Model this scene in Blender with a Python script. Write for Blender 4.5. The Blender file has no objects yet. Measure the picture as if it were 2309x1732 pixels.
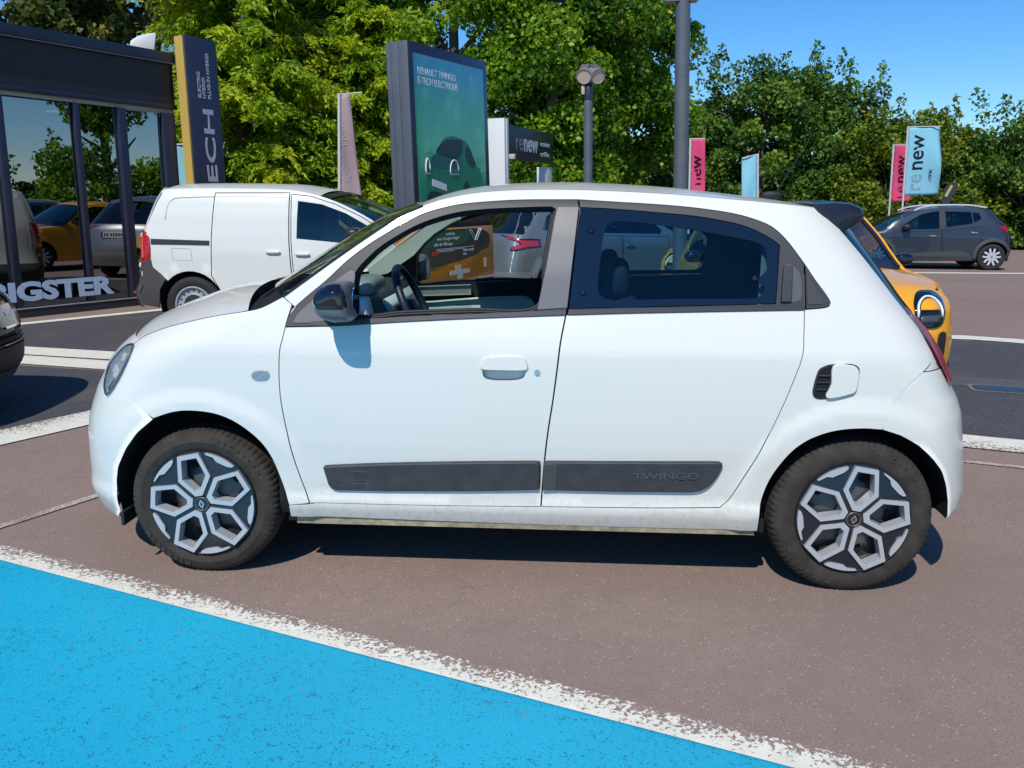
import bpy, bmesh, math, random
import numpy as np
from mathutils import Vector, Matrix
from mathutils.geometry import delaunay_2d_cdt
R = math.radians
SC = bpy.context.scene
COL = SC.collection
random.seed(7); RNG = np.random.default_rng(7)

# ------------------------------------------------------------------ camera
PITCH, ROLL, CAM_H, FPX = 0.2031, 0.0058, 1.4391, 1950.0
fw = Vector((0, math.cos(PITCH), -math.sin(PITCH))); upv = Vector((0, math.sin(PITCH), math.cos(PITCH))); rtv = Vector((1, 0, 0))
cr, sr = math.cos(ROLL), math.sin(ROLL)
rr = rtv*cr + upv*sr; uu = upv*cr - rtv*sr
cd_ = bpy.data.cameras.new('camera'); cam = bpy.data.objects.new('camera', cd_); COL.objects.link(cam)
cam.matrix_world = Matrix(((rr.x, uu.x, -fw.x, 0), (rr.y, uu.y, -fw.y, 0), (rr.z, uu.z, -fw.z, CAM_H), (0, 0, 0, 1)))
cd_.sensor_width = 36; cd_.lens = 36*FPX/2309; cd_.clip_start = .05; cd_.clip_end = 2000
SC.camera = cam

# ------------------------------------------------------------------ sky and sun
SUN = Vector((-.29, -.82, 1.0)).normalized()
elev = math.asin(SUN.z); azim = math.atan2(SUN.x, SUN.y)
W = bpy.data.worlds.new('World'); SC.world = W; W.use_nodes = True
wn = W.node_tree.nodes; wl = W.node_tree.links
bg = wn['Background']; sky = wn.new('ShaderNodeTexSky'); sky.sky_type = 'NISHITA'; sky.sun_disc = False
sky.sun_elevation = elev; sky.sun_rotation = azim; sky.altitude = 2500; sky.air_density = 1.35; sky.dust_density = 0; sky.ozone_density = 8
hs_ = wn.new('ShaderNodeHueSaturation'); hs_.inputs['Saturation'].default_value = 1.2; wl.new(sky.outputs[0], hs_.inputs['Color'])
wl.new(hs_.outputs[0], bg.inputs[0]); bg.inputs[1].default_value = .14
sl = bpy.data.lights.new('sun', 'SUN'); sl.energy = 4.2; sl.angle = R(.5); sl.color = (1.0, .94, .83)
so = bpy.data.objects.new('sun', sl); COL.objects.link(so); so.location = (0, 0, 30)
so.rotation_euler = (-SUN).to_track_quat('-Z', 'Y').to_euler()
SC.view_settings.view_transform = 'Standard'; SC.view_settings.look = 'None'; SC.view_settings.exposure = .0; SC.view_settings.gamma = 1
SC.render.engine = 'CYCLES'
SC.cycles.max_bounces = 8; SC.cycles.transparent_max_bounces = 12; SC.cycles.caustics_reflective = False; SC.cycles.caustics_refractive = False

# ------------------------------------------------------------------ materials
MATS = {}
def mat(name, col=(.5, .5, .5), rough=.5, metal=0., coat=0., emit=None, es=1., spec=.5, noise=None, bump=None, trans=0., ior=1.45, alpha=1., coatr=.03):
    """procedural principled material; noise=(scale, amount, detail) varies the colour, bump=(scale, strength)"""
    if name in MATS: return MATS[name]
    m = bpy.data.materials.new(name); m.use_nodes = True; MATS[name] = m
    nt = m.node_tree; b = nt.nodes['Principled BSDF']
    b.inputs['Base Color'].default_value = (*col, 1); b.inputs['Roughness'].default_value = rough; b.inputs['Metallic'].default_value = metal
    b.inputs['Coat Weight'].default_value = coat; b.inputs['Coat Roughness'].default_value = coatr; b.inputs['Specular IOR Level'].default_value = spec
    b.inputs['IOR'].default_value = ior; b.inputs['Transmission Weight'].default_value = trans; b.inputs['Alpha'].default_value = alpha
    if emit: b.inputs['Emission Color'].default_value = (*emit, 1); b.inputs['Emission Strength'].default_value = es
    if noise or bump:
        tc = nt.nodes.new('ShaderNodeTexCoord')
    if noise:
        n = nt.nodes.new('ShaderNodeTexNoise'); n.inputs['Scale'].default_value = noise[0]; n.inputs['Detail'].default_value = noise[2] if len(noise) > 2 else 5
        nt.links.new(tc.outputs['Object'], n.inputs['Vector'])
        r = nt.nodes.new('ShaderNodeValToRGB'); a = noise[1]
        r.color_ramp.elements[0].position = .3; r.color_ramp.elements[1].position = .7
        r.color_ramp.elements[0].color = (*[c*(1-a) for c in col], 1); r.color_ramp.elements[1].color = (*[min(1, c*(1+a)) for c in col], 1)
        nt.links.new(n.outputs['Fac'], r.inputs[0]); nt.links.new(r.outputs[0], b.inputs['Base Color'])
    if bump:
        n2 = nt.nodes.new('ShaderNodeTexNoise'); n2.inputs['Scale'].default_value = bump[0]; n2.inputs['Detail'].default_value = 4
        nt.links.new(tc.outputs['Object'], n2.inputs['Vector'])
        bp = nt.nodes.new('ShaderNodeBump'); bp.inputs['Strength'].default_value = bump[1]; bp.inputs['Distance'].default_value = .01
        nt.links.new(n2.outputs['Fac'], bp.inputs['Height']); nt.links.new(bp.outputs[0], b.inputs['Normal'])
    return m

def glass(name, tint=(.8, .9, .88), refl=.06, rough=0., facing=.25):
    """thin pane: tinted see-through mixed with a mirror share that grows at grazing angles"""
    if name in MATS: return MATS[name]
    m = bpy.data.materials.new(name); m.use_nodes = True; MATS[name] = m
    nt = m.node_tree; nt.nodes.clear()
    o = nt.nodes.new('ShaderNodeOutputMaterial'); t = nt.nodes.new('ShaderNodeBsdfTransparent'); g = nt.nodes.new('ShaderNodeBsdfGlossy'); mx = nt.nodes.new('ShaderNodeMixShader')
    t.inputs[0].default_value = (*tint, 1); g.inputs['Roughness'].default_value = rough
    lw = nt.nodes.new('ShaderNodeLayerWeight'); lw.inputs[0].default_value = .5
    pw = nt.nodes.new('ShaderNodeMath'); pw.operation = 'POWER'; pw.inputs[1].default_value = 5 - 8*facing
    mr = nt.nodes.new('ShaderNodeMapRange'); mr.inputs['To Min'].default_value = refl; mr.inputs['To Max'].default_value = .95
    nt.links.new(lw.outputs['Facing'], pw.inputs[0]); nt.links.new(pw.outputs[0], mr.inputs['Value']); nt.links.new(mr.outputs[0], mx.inputs[0])
    nt.links.new(t.outputs[0], mx.inputs[1]); nt.links.new(g.outputs[0], mx.inputs[2]); nt.links.new(mx.outputs[0], o.inputs[0])
    return m

# ------------------------------------------------------------------ object helpers
def tag(o, label=None, cat=None, group=None, kind=None):
    if label: o['label'] = label
    if cat: o['category'] = cat
    if group: o['group'] = group
    if kind: o['kind'] = kind
    return o
def empty(name, loc=(0, 0, 0), rz=0., label=None, cat=None, group=None):
    o = bpy.data.objects.new(name, None); COL.objects.link(o); o.location = loc; o.rotation_euler = (0, 0, rz); o.empty_display_size = .1
    return tag(o, label, cat, group)
def link(name, me, m, parent=None):
    o = bpy.data.objects.new(name, me); COL.objects.link(o)
    if m is not None and not me.materials: me.materials.append(m)
    if parent: o.parent = parent
    return o
def mk(name, verts, faces, m, parent=None, smooth=False):
    me = bpy.data.meshes.new(name); me.from_pydata([tuple(v) for v in verts], [], [tuple(f) for f in faces]); me.validate()
    if smooth: me.polygons.foreach_set('use_smooth', [True]*len(me.polygons))
    me.update(); return link(name, me, m, parent)
def bmobj(name, bm, m, parent=None, smooth=False, angle=None):
    me = bpy.data.meshes.new(name); bm.normal_update(); bm.to_mesh(me); bm.free()
    if smooth or angle:
        me.polygons.foreach_set('use_smooth', [True]*len(me.polygons))
        if angle: me.set_sharp_from_angle(angle=R(angle))
    return link(name, me, m, parent)
def bbox(bm, c, d, bev=0., rot=None, seg=2):
    """box of size d at centre c into bm"""
    r = bmesh.ops.create_cube(bm, size=1.); vs = r['verts']
    bmesh.ops.scale(bm, vec=d, verts=vs)
    if bev > 0:
        es = list({e for v in vs for e in v.link_edges})
        rb = bmesh.ops.bevel(bm, geom=es, offset=bev, segments=seg, affect='EDGES', profile=.5)
        vs = list({v for f in rb['faces'] for v in f.verts} | {v for v in vs if v.is_valid})
    if rot is not None: bmesh.ops.rotate(bm, cent=(0, 0, 0), matrix=rot.to_3x3() if hasattr(rot, 'to_3x3') else rot, verts=vs)
    bmesh.ops.translate(bm, vec=c, verts=vs); return vs
def box(name, c, d, m, parent=None, bev=0., rot=None, seg=2):
    bm = bmesh.new(); bbox(bm, c, d, bev, rot, seg); return bmobj(name, bm, m, parent, angle=40 if bev else None)
def btube(bm, pts, rad, n=8, caps=True):
    """tube along a polyline; rad number or list"""
    pts = [Vector(p) for p in pts]; k = len(pts); rads = rad if isinstance(rad, (list, tuple)) else [rad]*k
    rings = []; prev = None
    for i, p in enumerate(pts):
        t = (pts[min(i+1, k-1)]-pts[max(i-1, 0)]).normalized()
        a = Vector((0, 0, 1)) if abs(t.z) < .9 else Vector((1, 0, 0))
        if prev is not None: a = prev
        b = (a - t*a.dot(t)).normalized(); prev = b; c = t.cross(b)
        rings.append([bm.verts.new(p + (b*math.cos(2*math.pi*j/n) + c*math.sin(2*math.pi*j/n))*rads[i]) for j in range(n)])
    for i in range(k-1):
        for j in range(n):
            bm.faces.new((rings[i][j], rings[i][(j+1) % n], rings[i+1][(j+1) % n], rings[i+1][j]))
    if caps: bm.faces.new(rings[0][::-1]); bm.faces.new(rings[-1])
def tube(name, pts, rad, m, parent=None, n=8):
    bm = bmesh.new(); btube(bm, pts, rad, n); return bmobj(name, bm, m, parent, angle=50)
def lathe(name, prof, m, parent=None, n=48, axis='y', smooth=True, bm_only=False, angle=35):
    """prof: (radius, along axis) ; axis y or z"""
    bm = bmesh.new(); rings = []
    for r, a in prof:
        ring = []
        for j in range(n):
            t = 2*math.pi*j/n
            p = (r*math.cos(t), a, r*math.sin(t)) if axis == 'y' else (r*math.cos(t), r*math.sin(t), a)
            ring.append(bm.verts.new(p))
        rings.append(ring)
    for i in range(len(prof)-1):
        for j in range(n):
            f = (rings[i][j], rings[i][(j+1) % n], rings[i+1][(j+1) % n], rings[i+1][j])
            bm.faces.new(f)
    bmesh.ops.remove_doubles(bm, verts=bm.verts, dist=1e-5)
    bmesh.ops.recalc_face_normals(bm, faces=bm.faces)
    if bm_only: return bm
    return bmobj(name, bm, m, parent, angle=angle)
def bprism(bm, outline, d0, d1, axis='y'):
    """extrude a 2D outline (a,b) between d0 and d1 along axis; y: (a,d,b)  x: (d,a,b)  z: (a,b,d)"""
    f = {'y': lambda a, b, d: (a, d, b), 'x': lambda a, b, d: (d, a, b), 'z': lambda a, b, d: (a, b, d)}[axis]
    v0 = [bm.verts.new(f(a, b, d0)) for a, b in outline]; v1 = [bm.verts.new(f(a, b, d1)) for a, b in outline]
    n = len(outline); fs = [bm.faces.new(v0[::-1]), bm.faces.new(v1)]
    for i in range(n): fs.append(bm.faces.new((v0[i], v0[(i+1) % n], v1[(i+1) % n], v1[i])))
    return fs
def prism(name, outline, d0, d1, m, parent=None, axis='y', bev=0.):
    bm = bmesh.new(); bprism(bm, outline, d0, d1, axis); bmesh.ops.recalc_face_normals(bm, faces=bm.faces)
    if bev: bmesh.ops.bevel(bm, geom=list(bm.edges), offset=bev, segments=2, affect='EDGES', profile=.5)
    return bmobj(name, bm, m, parent, angle=40 if bev else None)
def rrect(w, h, r, n=5, cx=0, cy=0):
    o = []
    for sx, sy, a0 in ((1, 1, 0), (-1, 1, 90), (-1, -1, 180), (1, -1, 270)):
        for i in range(n+1):
            a = R(a0 + 90*i/n); o.append((cx+sx*(w/2-r)+r*math.cos(a), cy+sy*(h/2-r)+r*math.sin(a)))
    return o
_txt = {}
def text(name, s, size, m, parent, mw, depth=.002, stretch=1., bold=0., align='LEFT', spacing=1., fit=None):
    """flat lettering as a thin mesh; mw = local matrix (text lies in its xy plane, faces +z)"""
    c = bpy.data.curves.new(name, 'FONT'); c.body = s; c.size = size; c.extrude = depth; c.offset = bold; c.align_x = align; c.space_character = spacing; c.resolution_u = 3
    t = bpy.data.objects.new('tmp', c); COL.objects.link(t); dg = bpy.context.evaluated_depsgraph_get(); dg.update()
    me = bpy.data.meshes.new_from_object(t.evaluated_get(dg)); bpy.data.objects.remove(t); bpy.data.curves.remove(c)
    me.name = name; me.materials.clear()
    me.transform(Matrix.Diagonal((stretch, 1, 1, 1)))
    if fit:
        xs = [v.co.x for v in me.vertices]; ys = [v.co.y for v in me.vertices]
        me.transform(Matrix.Diagonal((fit[0]/(max(xs)-min(xs)), fit[1]/(max(ys)-min(ys)), 1, 1)) @ Matrix.Translation((-min(xs), -min(ys), 0)))
    o = link(name, me, m, parent); o.matrix_local = mw; return o
def frame_m(origin, xdir, ydir):
    """matrix with local x along xdir, local y along ydir"""
    x = Vector(xdir).normalized(); y = Vector(ydir); y = (y - x*y.dot(x)).normalized(); z = x.cross(y); o = Vector(origin)
    return Matrix(((x.x, y.x, z.x, o.x), (x.y, y.y, z.y, o.y), (x.z, y.z, z.z, o.z), (0, 0, 0, 1)))

# ------------------------------------------------------------------ curves and curved panels
def spline(pts, step=.02, closed=False):
    """Catmull-Rom through pts, resampled about every step; works in 2D or 3D"""
    P = [np.array(p, float) for p in pts]; n = len(P); out = []
    rng = range(n if closed else n-1)
    for i in rng:
        p1, p2 = P[i], P[(i+1) % n]
        p0 = P[i-1] if (i > 0 or closed) else p1*2-p2
        p3 = P[(i+2) % n] if (i+2 < n or closed) else p2*2-p1
        d = np.linalg.norm(p2-p1); k = max(1, int(math.ceil(d/step)))
        # centripetal-like: limit tangents
        m1 = (p2-p0)/2; m2 = (p3-p1)/2
        for mm in (m1, m2):
            L = np.linalg.norm(mm)
            if L > 1.2*d: mm *= 1.2*d/L
        for j in range(k):
            t = j/k; t2 = t*t; t3 = t2*t
            out.append((2*t3-3*t2+1)*p1 + (t3-2*t2+t)*m1 + (-2*t3+3*t2)*p2 + (t3-t2)*m2)
    if not closed: out.append(P[-1])
    return [tuple(q) for q in out]
def dens(pts, step=.025):
    out = []; n = len(pts)
    for i in range(n):
        a = np.array(pts[i]); b = np.array(pts[(i+1) % n]); d = np.linalg.norm(b-a)
        if d < 1e-6: continue
        k = max(1, int(math.ceil(d/step)))
        for j in range(k): out.append(tuple(a+(b-a)*j/k))
    return out
def inpoly(pts, poly):
    pts = np.asarray(pts, float).reshape(-1, 2); P = np.asarray(poly, float); x, y = pts[:, 0], pts[:, 1]; r = np.zeros(len(pts), bool)
    j = len(P)-1
    for i in range(len(P)):
        xi, yi = P[i]; xj, yj = P[j]
        if yi != yj:
            c = ((yi > y) != (yj > y)) & (x < (xj-xi)*(y-yi)/(yj-yi)+xi); r ^= c
        j = i
    return r
def segdist(pts, poly):
    pts = np.asarray(pts, float); P = np.asarray(poly, float); Q = np.roll(P, -1, 0); best = np.full(len(pts), 9.)
    for a, b in zip(P, Q):
        d = b-a; L = d@d
        if L < 1e-12: continue
        t = np.clip(((pts-a)@d)/L, 0, 1); best = np.minimum(best, np.hypot(*(pts-a-t[:, None]*d).T))
    return best
def area2(P): return sum(P[i-1][0]*P[i][1]-P[i][0]*P[i-1][1] for i in range(len(P)))/2
def shrink(P, d):
    """move outline inward by d (ccw outlines)"""
    n = len(P); o = []
    for i in range(n):
        a = np.array(P[i-1]); b = np.array(P[i]); c = np.array(P[(i+1) % n])
        t1 = b-a; t2 = c-b; t1 = t1/(np.linalg.norm(t1)+1e-9); t2 = t2/(np.linalg.norm(t2)+1e-9)
        n1 = np.array((-t1[1], t1[0])); n2 = np.array((-t2[1], t2[0])); nn = n1+n2; L = nn@nn
        nn = nn/L*2 if L > .3 else n1
        o.append(tuple(b+nn*d))
    return o
def cdt(outline, holes=(), sp=.04, extra=()):
    """triangulate outline minus holes with an inner grid; returns 2D points, tris, number of boundary points, loops"""
    loops = [list(outline)]+[list(h) for h in holes]
    pts = []; edges = []; lidx = []
    for L in loops:
        b = len(pts); pts += [tuple(p) for p in L]; n = len(L); edges += [(b+i, b+(i+1) % n) for i in range(n)]; lidx.append(list(range(b, b+n)))
    A = np.array(outline); x0, z0 = A.min(0); x1, z1 = A.max(0)
    gx = np.arange(x0+sp/2, x1, sp); gz = np.arange(z0+sp/2, z1, sp)
    if len(gx) and len(gz):
        g = np.array([(a+(sp/2 if i % 2 else 0), b) for i, b in enumerate(gz) for a in gx])
        if len(extra): g = np.vstack([g, np.array(extra)])
        keep = inpoly(g, outline) & (segdist(g, outline) > sp*.45)
        for h in holes: keep &= ~inpoly(g, h); keep &= segdist(g, h) > sp*.45
        pts += [tuple(p) for p in g[keep]]
    r = delaunay_2d_cdt([Vector(p) for p in pts], edges, [], 0, 1e-6)
    vo, fo, orig = r[0], r[2], r[3]
    V = np.array([(v.x, v.y) for v in vo]); T = [f for f in fo]
    cen = np.array([V[list(f)].mean(0) for f in T]); keep = inpoly(cen, outline)
    for h in holes: keep &= ~inpoly(cen, h)
    T = [tuple(t) for t, k in zip(T, keep) if k]
    mp = {}
    for i, ol in enumerate(orig):
        for q in ol: mp[q] = i
    loops_o = [[mp.get(i, 0) for i in L] for L in lidx]
    return V, T, loops_o

class Surf:
    """side surface of a vehicle: half-width inset u over (s along, z up), rounded in plan at both ends"""
    def __init__(s, SK, XF, XR, half, Lf=.5, Lr=.34, n=2.6, arches=(), flare=.016, xc=0., smooth=.018):
        s.SK = np.array(SK); s.XF = np.array(XF); s.XR = np.array(XR); s.half = half; s.Lf = Lf; s.Lr = Lr; s.n = n; s.arches = arches; s.flare = flare; s.xc = xc; s.sm = smooth
    def f(s, q): q = min(q, .9999); return 1-(1-q**s.n)**(1/s.n)
    def base(s, z): return sum(np.interp(z+d*s.sm, s.SK[:, 0], s.SK[:, 1]) for d in (-1, -.67, -.33, 0, .33, .67, 1))/7
    def xf(s, z): return float(np.interp(z, s.XF[:, 0], s.XF[:, 1]))
    def xr(s, z): return float(np.interp(z, s.XR[:, 0], s.XR[:, 1]))
    def u(s, a, z):
        u = float(s.base(z))
        for hs, hz, r0 in s.arches:
            r = math.hypot(a-hs, z-hz); t = min(1, max(0, (r0-r)/.07)); u -= s.flare*t*t*(3-2*t)
        k = min(1, max(0, (s.Lf-(a-s.xf(z)))/s.Lf)); u += s.half*s.f(k) if k > 0 else 0
        k = min(1, max(0, (s.Lr-(s.xr(z)-a))/s.Lr)); u += s.half*s.f(k) if k > 0 else 0
        return u
    def P(s, a, z, off=0., side=-1):
        return (a-s.xc, side*(s.half-s.u(a, z)+off), z)
    def N(s, a, z, side=-1):
        e = .004; ds = (s.u(a+e, z)-s.u(a-e, z))/(2*e); dz = (s.u(a, z+e)-s.u(a, z-e))/(2*e)
        v = Vector((ds, side, dz)); return v.normalized()

def panel(name, S, outline, m, parent, holes=(), off=0., flange=.02, sp=.045, side=-1, bev=.0, step=.025, gap=0.):
    """sheet panel lying on Surf S (offset outward by off) with edges folded inward by flange"""
    O = dens(outline, step)
    if area2(O) < 0: O = O[::-1]
    if gap: O = shrink(O, gap)
    HH = []
    for h in holes:
        h = dens(h, step)
        if area2(h) < 0: h = h[::-1]
        HH.append(h)
    ext = ()
    if bev: ext = shrink(O, bev)
    V, T, loops = cdt(O, HH, sp)
    rim = set(loops[0]) if bev else set()
    verts = []; nors = []
    cen2 = None
    if bev:
        inn = dict(zip(loops[0], ext))
    for i, (a, z) in enumerate(V):
        o = off
        p = S.P(a, z, o, side); n = S.N(a, z, side)
        verts.append(p); nors.append(n)
    faces = []
    for t in T:
        a, b, c = (Vector(verts[i]) for i in t); g = (b-a).cross(c-a)
        faces.append(t if g.dot(nors[t[0]]) > 0 else (t[0], t[2], t[1]))
    nf = len(faces)
    if flange or bev:
        for li, L in enumerate(loops):
            outer_pts = V[L]; n = len(L); b0 = len(verts)
            for q in range(n):
                a0 = V[L[q-1]]; a1 = V[L[q]]; a2 = V[L[(q+1) % n]]
                t = a2-a0; t = t/(np.linalg.norm(t)+1e-9); out = np.array((t[1], -t[0]))
                if li > 0: out = -out
                nv = Vector((out[0], 0, out[1])); sn = S.N(*a1, side); nv = (nv - sn*nv.dot(sn)*.9).normalized()
                bb = bev if li == 0 else 0
                p0 = Vector(verts[L[q]])
                e = p0 + nv*bb*1.0 - sn*bb
                verts.append(tuple(p0)); nors.append(sn.lerp(nv, .25).normalized() if bb else nv)
                verts.append(tuple(e)); nors.append(nv)
                verts.append(tuple(e - sn*max(flange, .001))); nors.append(nv)
            for q in range(n):
                i0 = b0+3*q; i1 = b0+3*((q+1) % n)
                for k in ((0, 1), (1, 2)) if bev and li == 0 else ((1, 2),):
                    f = (i0+k[0], i1+k[0], i1+k[1], i0+k[1])
                    a, b, c = (Vector(verts[i]) for i in f[:3]); g = (b-a).cross(c-a)
                    faces.append(f if g.dot(nors[i0+1]) > 0 else f[::-1])
    me = bpy.data.meshes.new(name); me.from_pydata([tuple(v) for v in verts], [], faces)
    me.polygons.foreach_set('use_smooth', [True]*len(faces))
    me.update(); me.normals_split_custom_set_from_vertices([tuple(n) for n in nors])
    return link(name, me, m, parent)

def grid(name, rows, m, parent, smooth=True, flip=False, thick=0.):
    """quad sheet from rows of 3D points"""
    nr, nc = len(rows), len(rows[0]); v = [p for r in rows for p in r]; f = []
    for i in range(nr-1):
        for j in range(nc-1):
            q = (i*nc+j, i*nc+j+1, (i+1)*nc+j+1, (i+1)*nc+j); f.append(q[::-1] if flip else q)
    o = mk(name, v, f, m, parent, smooth)
    if thick: md = o.modifiers.new('t', 'SOLIDIFY'); md.thickness = thick; md.offset = -1
    return o

def loft(name, S, curve, m, parent, crown=.04, bow=0., p=2.4, nj=24, thick=0., span=(-1, 1), uoff=0., flip=False):
    """surface across the car between a side curve (s,z[,u]) and its mirror. crown/bow number or function of fraction"""
    rows = []; n = len(curve)
    for i, q in enumerate(curve):
        fr = i/(n-1); u = (q[2] if len(q) > 2 else S.u(q[0], q[1]))+uoff; hw = S.half-u
        c = crown(fr) if callable(crown) else crown; b = bow(fr) if callable(bow) else bow
        row = []
        for j in range(nj+1):
            t = span[0]+(span[1]-span[0])*j/nj
            t2 = math.sin(t*math.pi/2)
            row.append((q[0]-S.xc+b*(1-abs(t2)**2), hw*t2, q[1]+c*(1-abs(t2)**p)))
        rows.append(row)
    return grid(name, rows, m, parent, True, flip, thick)

def wrap(name, S, zs, s0, m, parent, end='f', uend=None, nj=14, off=0., both=True, side=-1, flip=False):
    """surface round the front ('f') or rear ('r') of the car, from side position s0(z) to inset uend(z) (None: centre line, both sides)"""
    rows = []
    L = S.Lf if end == 'f' else S.Lr
    for z in zs:
        a0 = s0(z) if callable(s0) else s0; tip = S.xf(z) if end == 'f' else S.xr(z)
        d0 = (a0-tip) if end == 'f' else (tip-a0)
        k0 = min(1, max(-.6, (L-d0)/L)); b = float(S.base(z))
        th0 = math.asin(max(0, k0)**(S.n/2)) if k0 > 0 else 0
        if uend is None: th1 = math.pi/2
        else:
            w = min(.999, max(0, ((uend(z) if callable(uend) else uend)-b)/S.half)); th1 = math.acos((1-w)**(S.n/2))
            th1 = max(th1, th0+.01)
        row = []
        pre = [] if k0 > 0 else [k0*(1-i/3) for i in range(3)]
        ks = pre+[math.sin(th0+(th1-th0)*j/nj)**(2/S.n) for j in range(nj+1)]
        for idx, k in enumerate(ks):
            if k <= 0: w = 0.
            else:
                th = th0+(th1-th0)*(idx-len(pre))/nj; w = 1-math.cos(th)**(2/S.n) if th < math.pi/2-1e-6 else 1.
            d = L-k*L; a = tip+d if end == 'f' else tip-d
            u = b + S.half*w
            if w < .2:
                for hs, hz, r0 in S.arches:
                    r = math.hypot(a-hs, z-hz); t = min(1, max(0, (r0-r)/.07)); u -= S.flare*t*t*(3-2*t)*(1-w/.2)
            # offset outward roughly along plan normal
            nx = (-1 if end == 'f' else 1)*(k**(S.n-1) if k > 0 else 0); ny = 1-w; ln = math.hypot(nx, ny)+1e-9
            row.append((a-S.xc+off*nx/ln, side*(S.half-u+off*ny/ln), z))
        if len(row) < nj+4: row = [row[0]]*(nj+4-len(row))+row
        if uend is None and both: row = row+[(x, -y, zz) for x, y, zz in row[::-1][1:]]
        rows.append(row)
    return grid(name, rows, m, parent, True, flip)
def flipmesh(o, name, parent):
    """mirror copy (y -> -y) of a panel object for the other side"""
    me = o.data.copy(); n = len(me.vertices); co = np.empty(n*3, 'f'); me.vertices.foreach_get('co', co); co[1::3] *= -1
    nm = [tuple(l.vector) for l in me.corner_normals] if o.data.has_custom_normals else None
    vl = [l.vertex_index for l in me.loops] if nm else None
    me.vertices.foreach_set('co', co); me.flip_normals()
    if nm:
        vn = [(0, 0, 1)]*n
        for k, v in enumerate(vl): vn[v] = (nm[k][0], -nm[k][1], nm[k][2])
        me.normals_split_custom_set_from_vertices(vn)
    q = bpy.data.objects.new(name, me); COL.objects.link(q); q.parent = parent; return q
# ------------------------------------------------------------------ ground
def N_(nt, t, **k):
    n = nt.nodes.new(t)
    for a, v in k.items(): n.inputs[a].default_value = v
    return n
def ramp(nt, fac, stops, interp='LINEAR'):
    r = nt.nodes.new('ShaderNodeValToRGB'); r.color_ramp.interpolation = interp
    while len(r.color_ramp.elements) < len(stops): r.color_ramp.elements.new(.5)
    for e, (p, c) in zip(r.color_ramp.elements, stops): e.position = p; e.color = (*c, 1) if len(c) == 3 else c
    nt.links.new(fac, r.inputs[0]); return r.outputs[0]
def mixc(nt, fac, a, b, mode='MIX'):
    m = nt.nodes.new('ShaderNodeMix'); m.data_type = 'RGBA'; m.blend_type = mode
    for s, v in ((m.inputs[0], fac), (m.inputs[6], a), (m.inputs[7], b)):
        if hasattr(v, 'is_output'): nt.links.new(v, s)
        else: s.default_value = v if not isinstance(v, tuple) else ((*v, 1) if len(v) == 3 else v)
    return m.outputs[2]
def mth(nt, op, a, b=0., c=0.):
    m = nt.nodes.new('ShaderNodeMath'); m.operation = op
    for i, v in enumerate((a, b, c)):
        if hasattr(v, 'is_output'): nt.links.new(v, m.inputs[i])
        else: m.inputs[i].default_value = v
    return m.outputs[0]
def newmat(name):
    m = bpy.data.materials.new(name); m.use_nodes = True; MATS[name] = m; return m, m.node_tree, m.node_tree.nodes['Principled BSDF']
def gcoord(nt):
    g = nt.nodes.new('ShaderNodeNewGeometry'); return g.outputs['Position']
def noise(nt, vec, scale, detail=3., rough=.5):
    n = nt.nodes.new('ShaderNodeTexNoise'); n.inputs['Scale'].default_value = scale; n.inputs['Detail'].default_value = detail; n.inputs['Roughness'].default_value = rough
    nt.links.new(vec, n.inputs['Vector']); return n.outputs['Fac']
def voro(nt, vec, scale, out='Distance', feat='F1'):
    n = nt.nodes.new('ShaderNodeTexVoronoi'); n.feature = feat; n.inputs['Scale'].default_value = scale; nt.links.new(vec, n.inputs['Vector']); return n.outputs[out]
def asphalt_col(nt, P, base, light, dark):
    """aggregate-speckled colour"""
    n1 = noise(nt, P, 1.1, 5); n2 = noise(nt, P, 170, 2); v = voro(nt, P, 95, 'Color'); vd = voro(nt, P, 95)
    sep = nt.nodes.new('ShaderNodeSeparateColor'); nt.links.new(v, sep.inputs[0])
    c = ramp(nt, n2, [(.25, dark), (.5, base), (.8, light)])
    c = mixc(nt, ramp(nt, n1, [(.3, (.0,)*3), (.7, (.45,)*3)]), c, tuple(x*.82 for x in base))
    n5 = noise(nt, P, 7., 6, .65); c = mixc(nt, ramp(nt, n5, [(.38, (.30,)*3), (.55, (0, 0, 0))]), c, tuple(x*.72 for x in base)); c = mixc(nt, ramp(nt, noise(nt, P, 22., 4, .6), [(.55, (0, 0, 0)), (.75, (.28,)*3)]), c, light)
    stone = mth(nt, 'MULTIPLY', mth(nt, 'GREATER_THAN', sep.outputs[0], .935), mth(nt, 'LESS_THAN', vd, .0034*95))
    c = mixc(nt, mth(nt, 'MULTIPLY', stone, .55), c, (.60, .54, .50))
    pit = mth(nt, 'MULTIPLY', mth(nt, 'LESS_THAN', sep.outputs[1], .16), mth(nt, 'LESS_THAN', vd, .0034*95))
    c = mixc(nt, mth(nt, 'MULTIPLY', pit, .55), c, tuple(x*.35 for x in base))
    return c, n2
def bumpin(nt, b, h, strength=.35, dist=.004):
    bp = nt.nodes.new('ShaderNodeBump'); bp.inputs['Strength'].default_value = strength; bp.inputs['Distance'].default_value = dist
    nt.links.new(h, bp.inputs['Height']); nt.links.new(bp.outputs[0], b.inputs['Normal'])
BROWN = ((.275, .200, .170), (.40, .305, .265), (.16, .11, .092))
DARK = ((.072, .072, .084), (.125, .122, .135), (.040, .039, .047))
m, nt, b = newmat('brown_asphalt'); P = gcoord(nt); c, h = asphalt_col(nt, P, *BROWN)
st = ramp(nt, noise(nt, P, .35, 6, .6), [(.42, (0, 0, 0)), (.62, (.5,)*3)]); c = mixc(nt, st, c, (.205, .158, .142))
nt.links.new(c, b.inputs['Base Color']); b.inputs['Roughness'].default_value = .85; b.inputs['Specular IOR Level'].default_value = .25; bumpin(nt, b, h)
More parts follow.
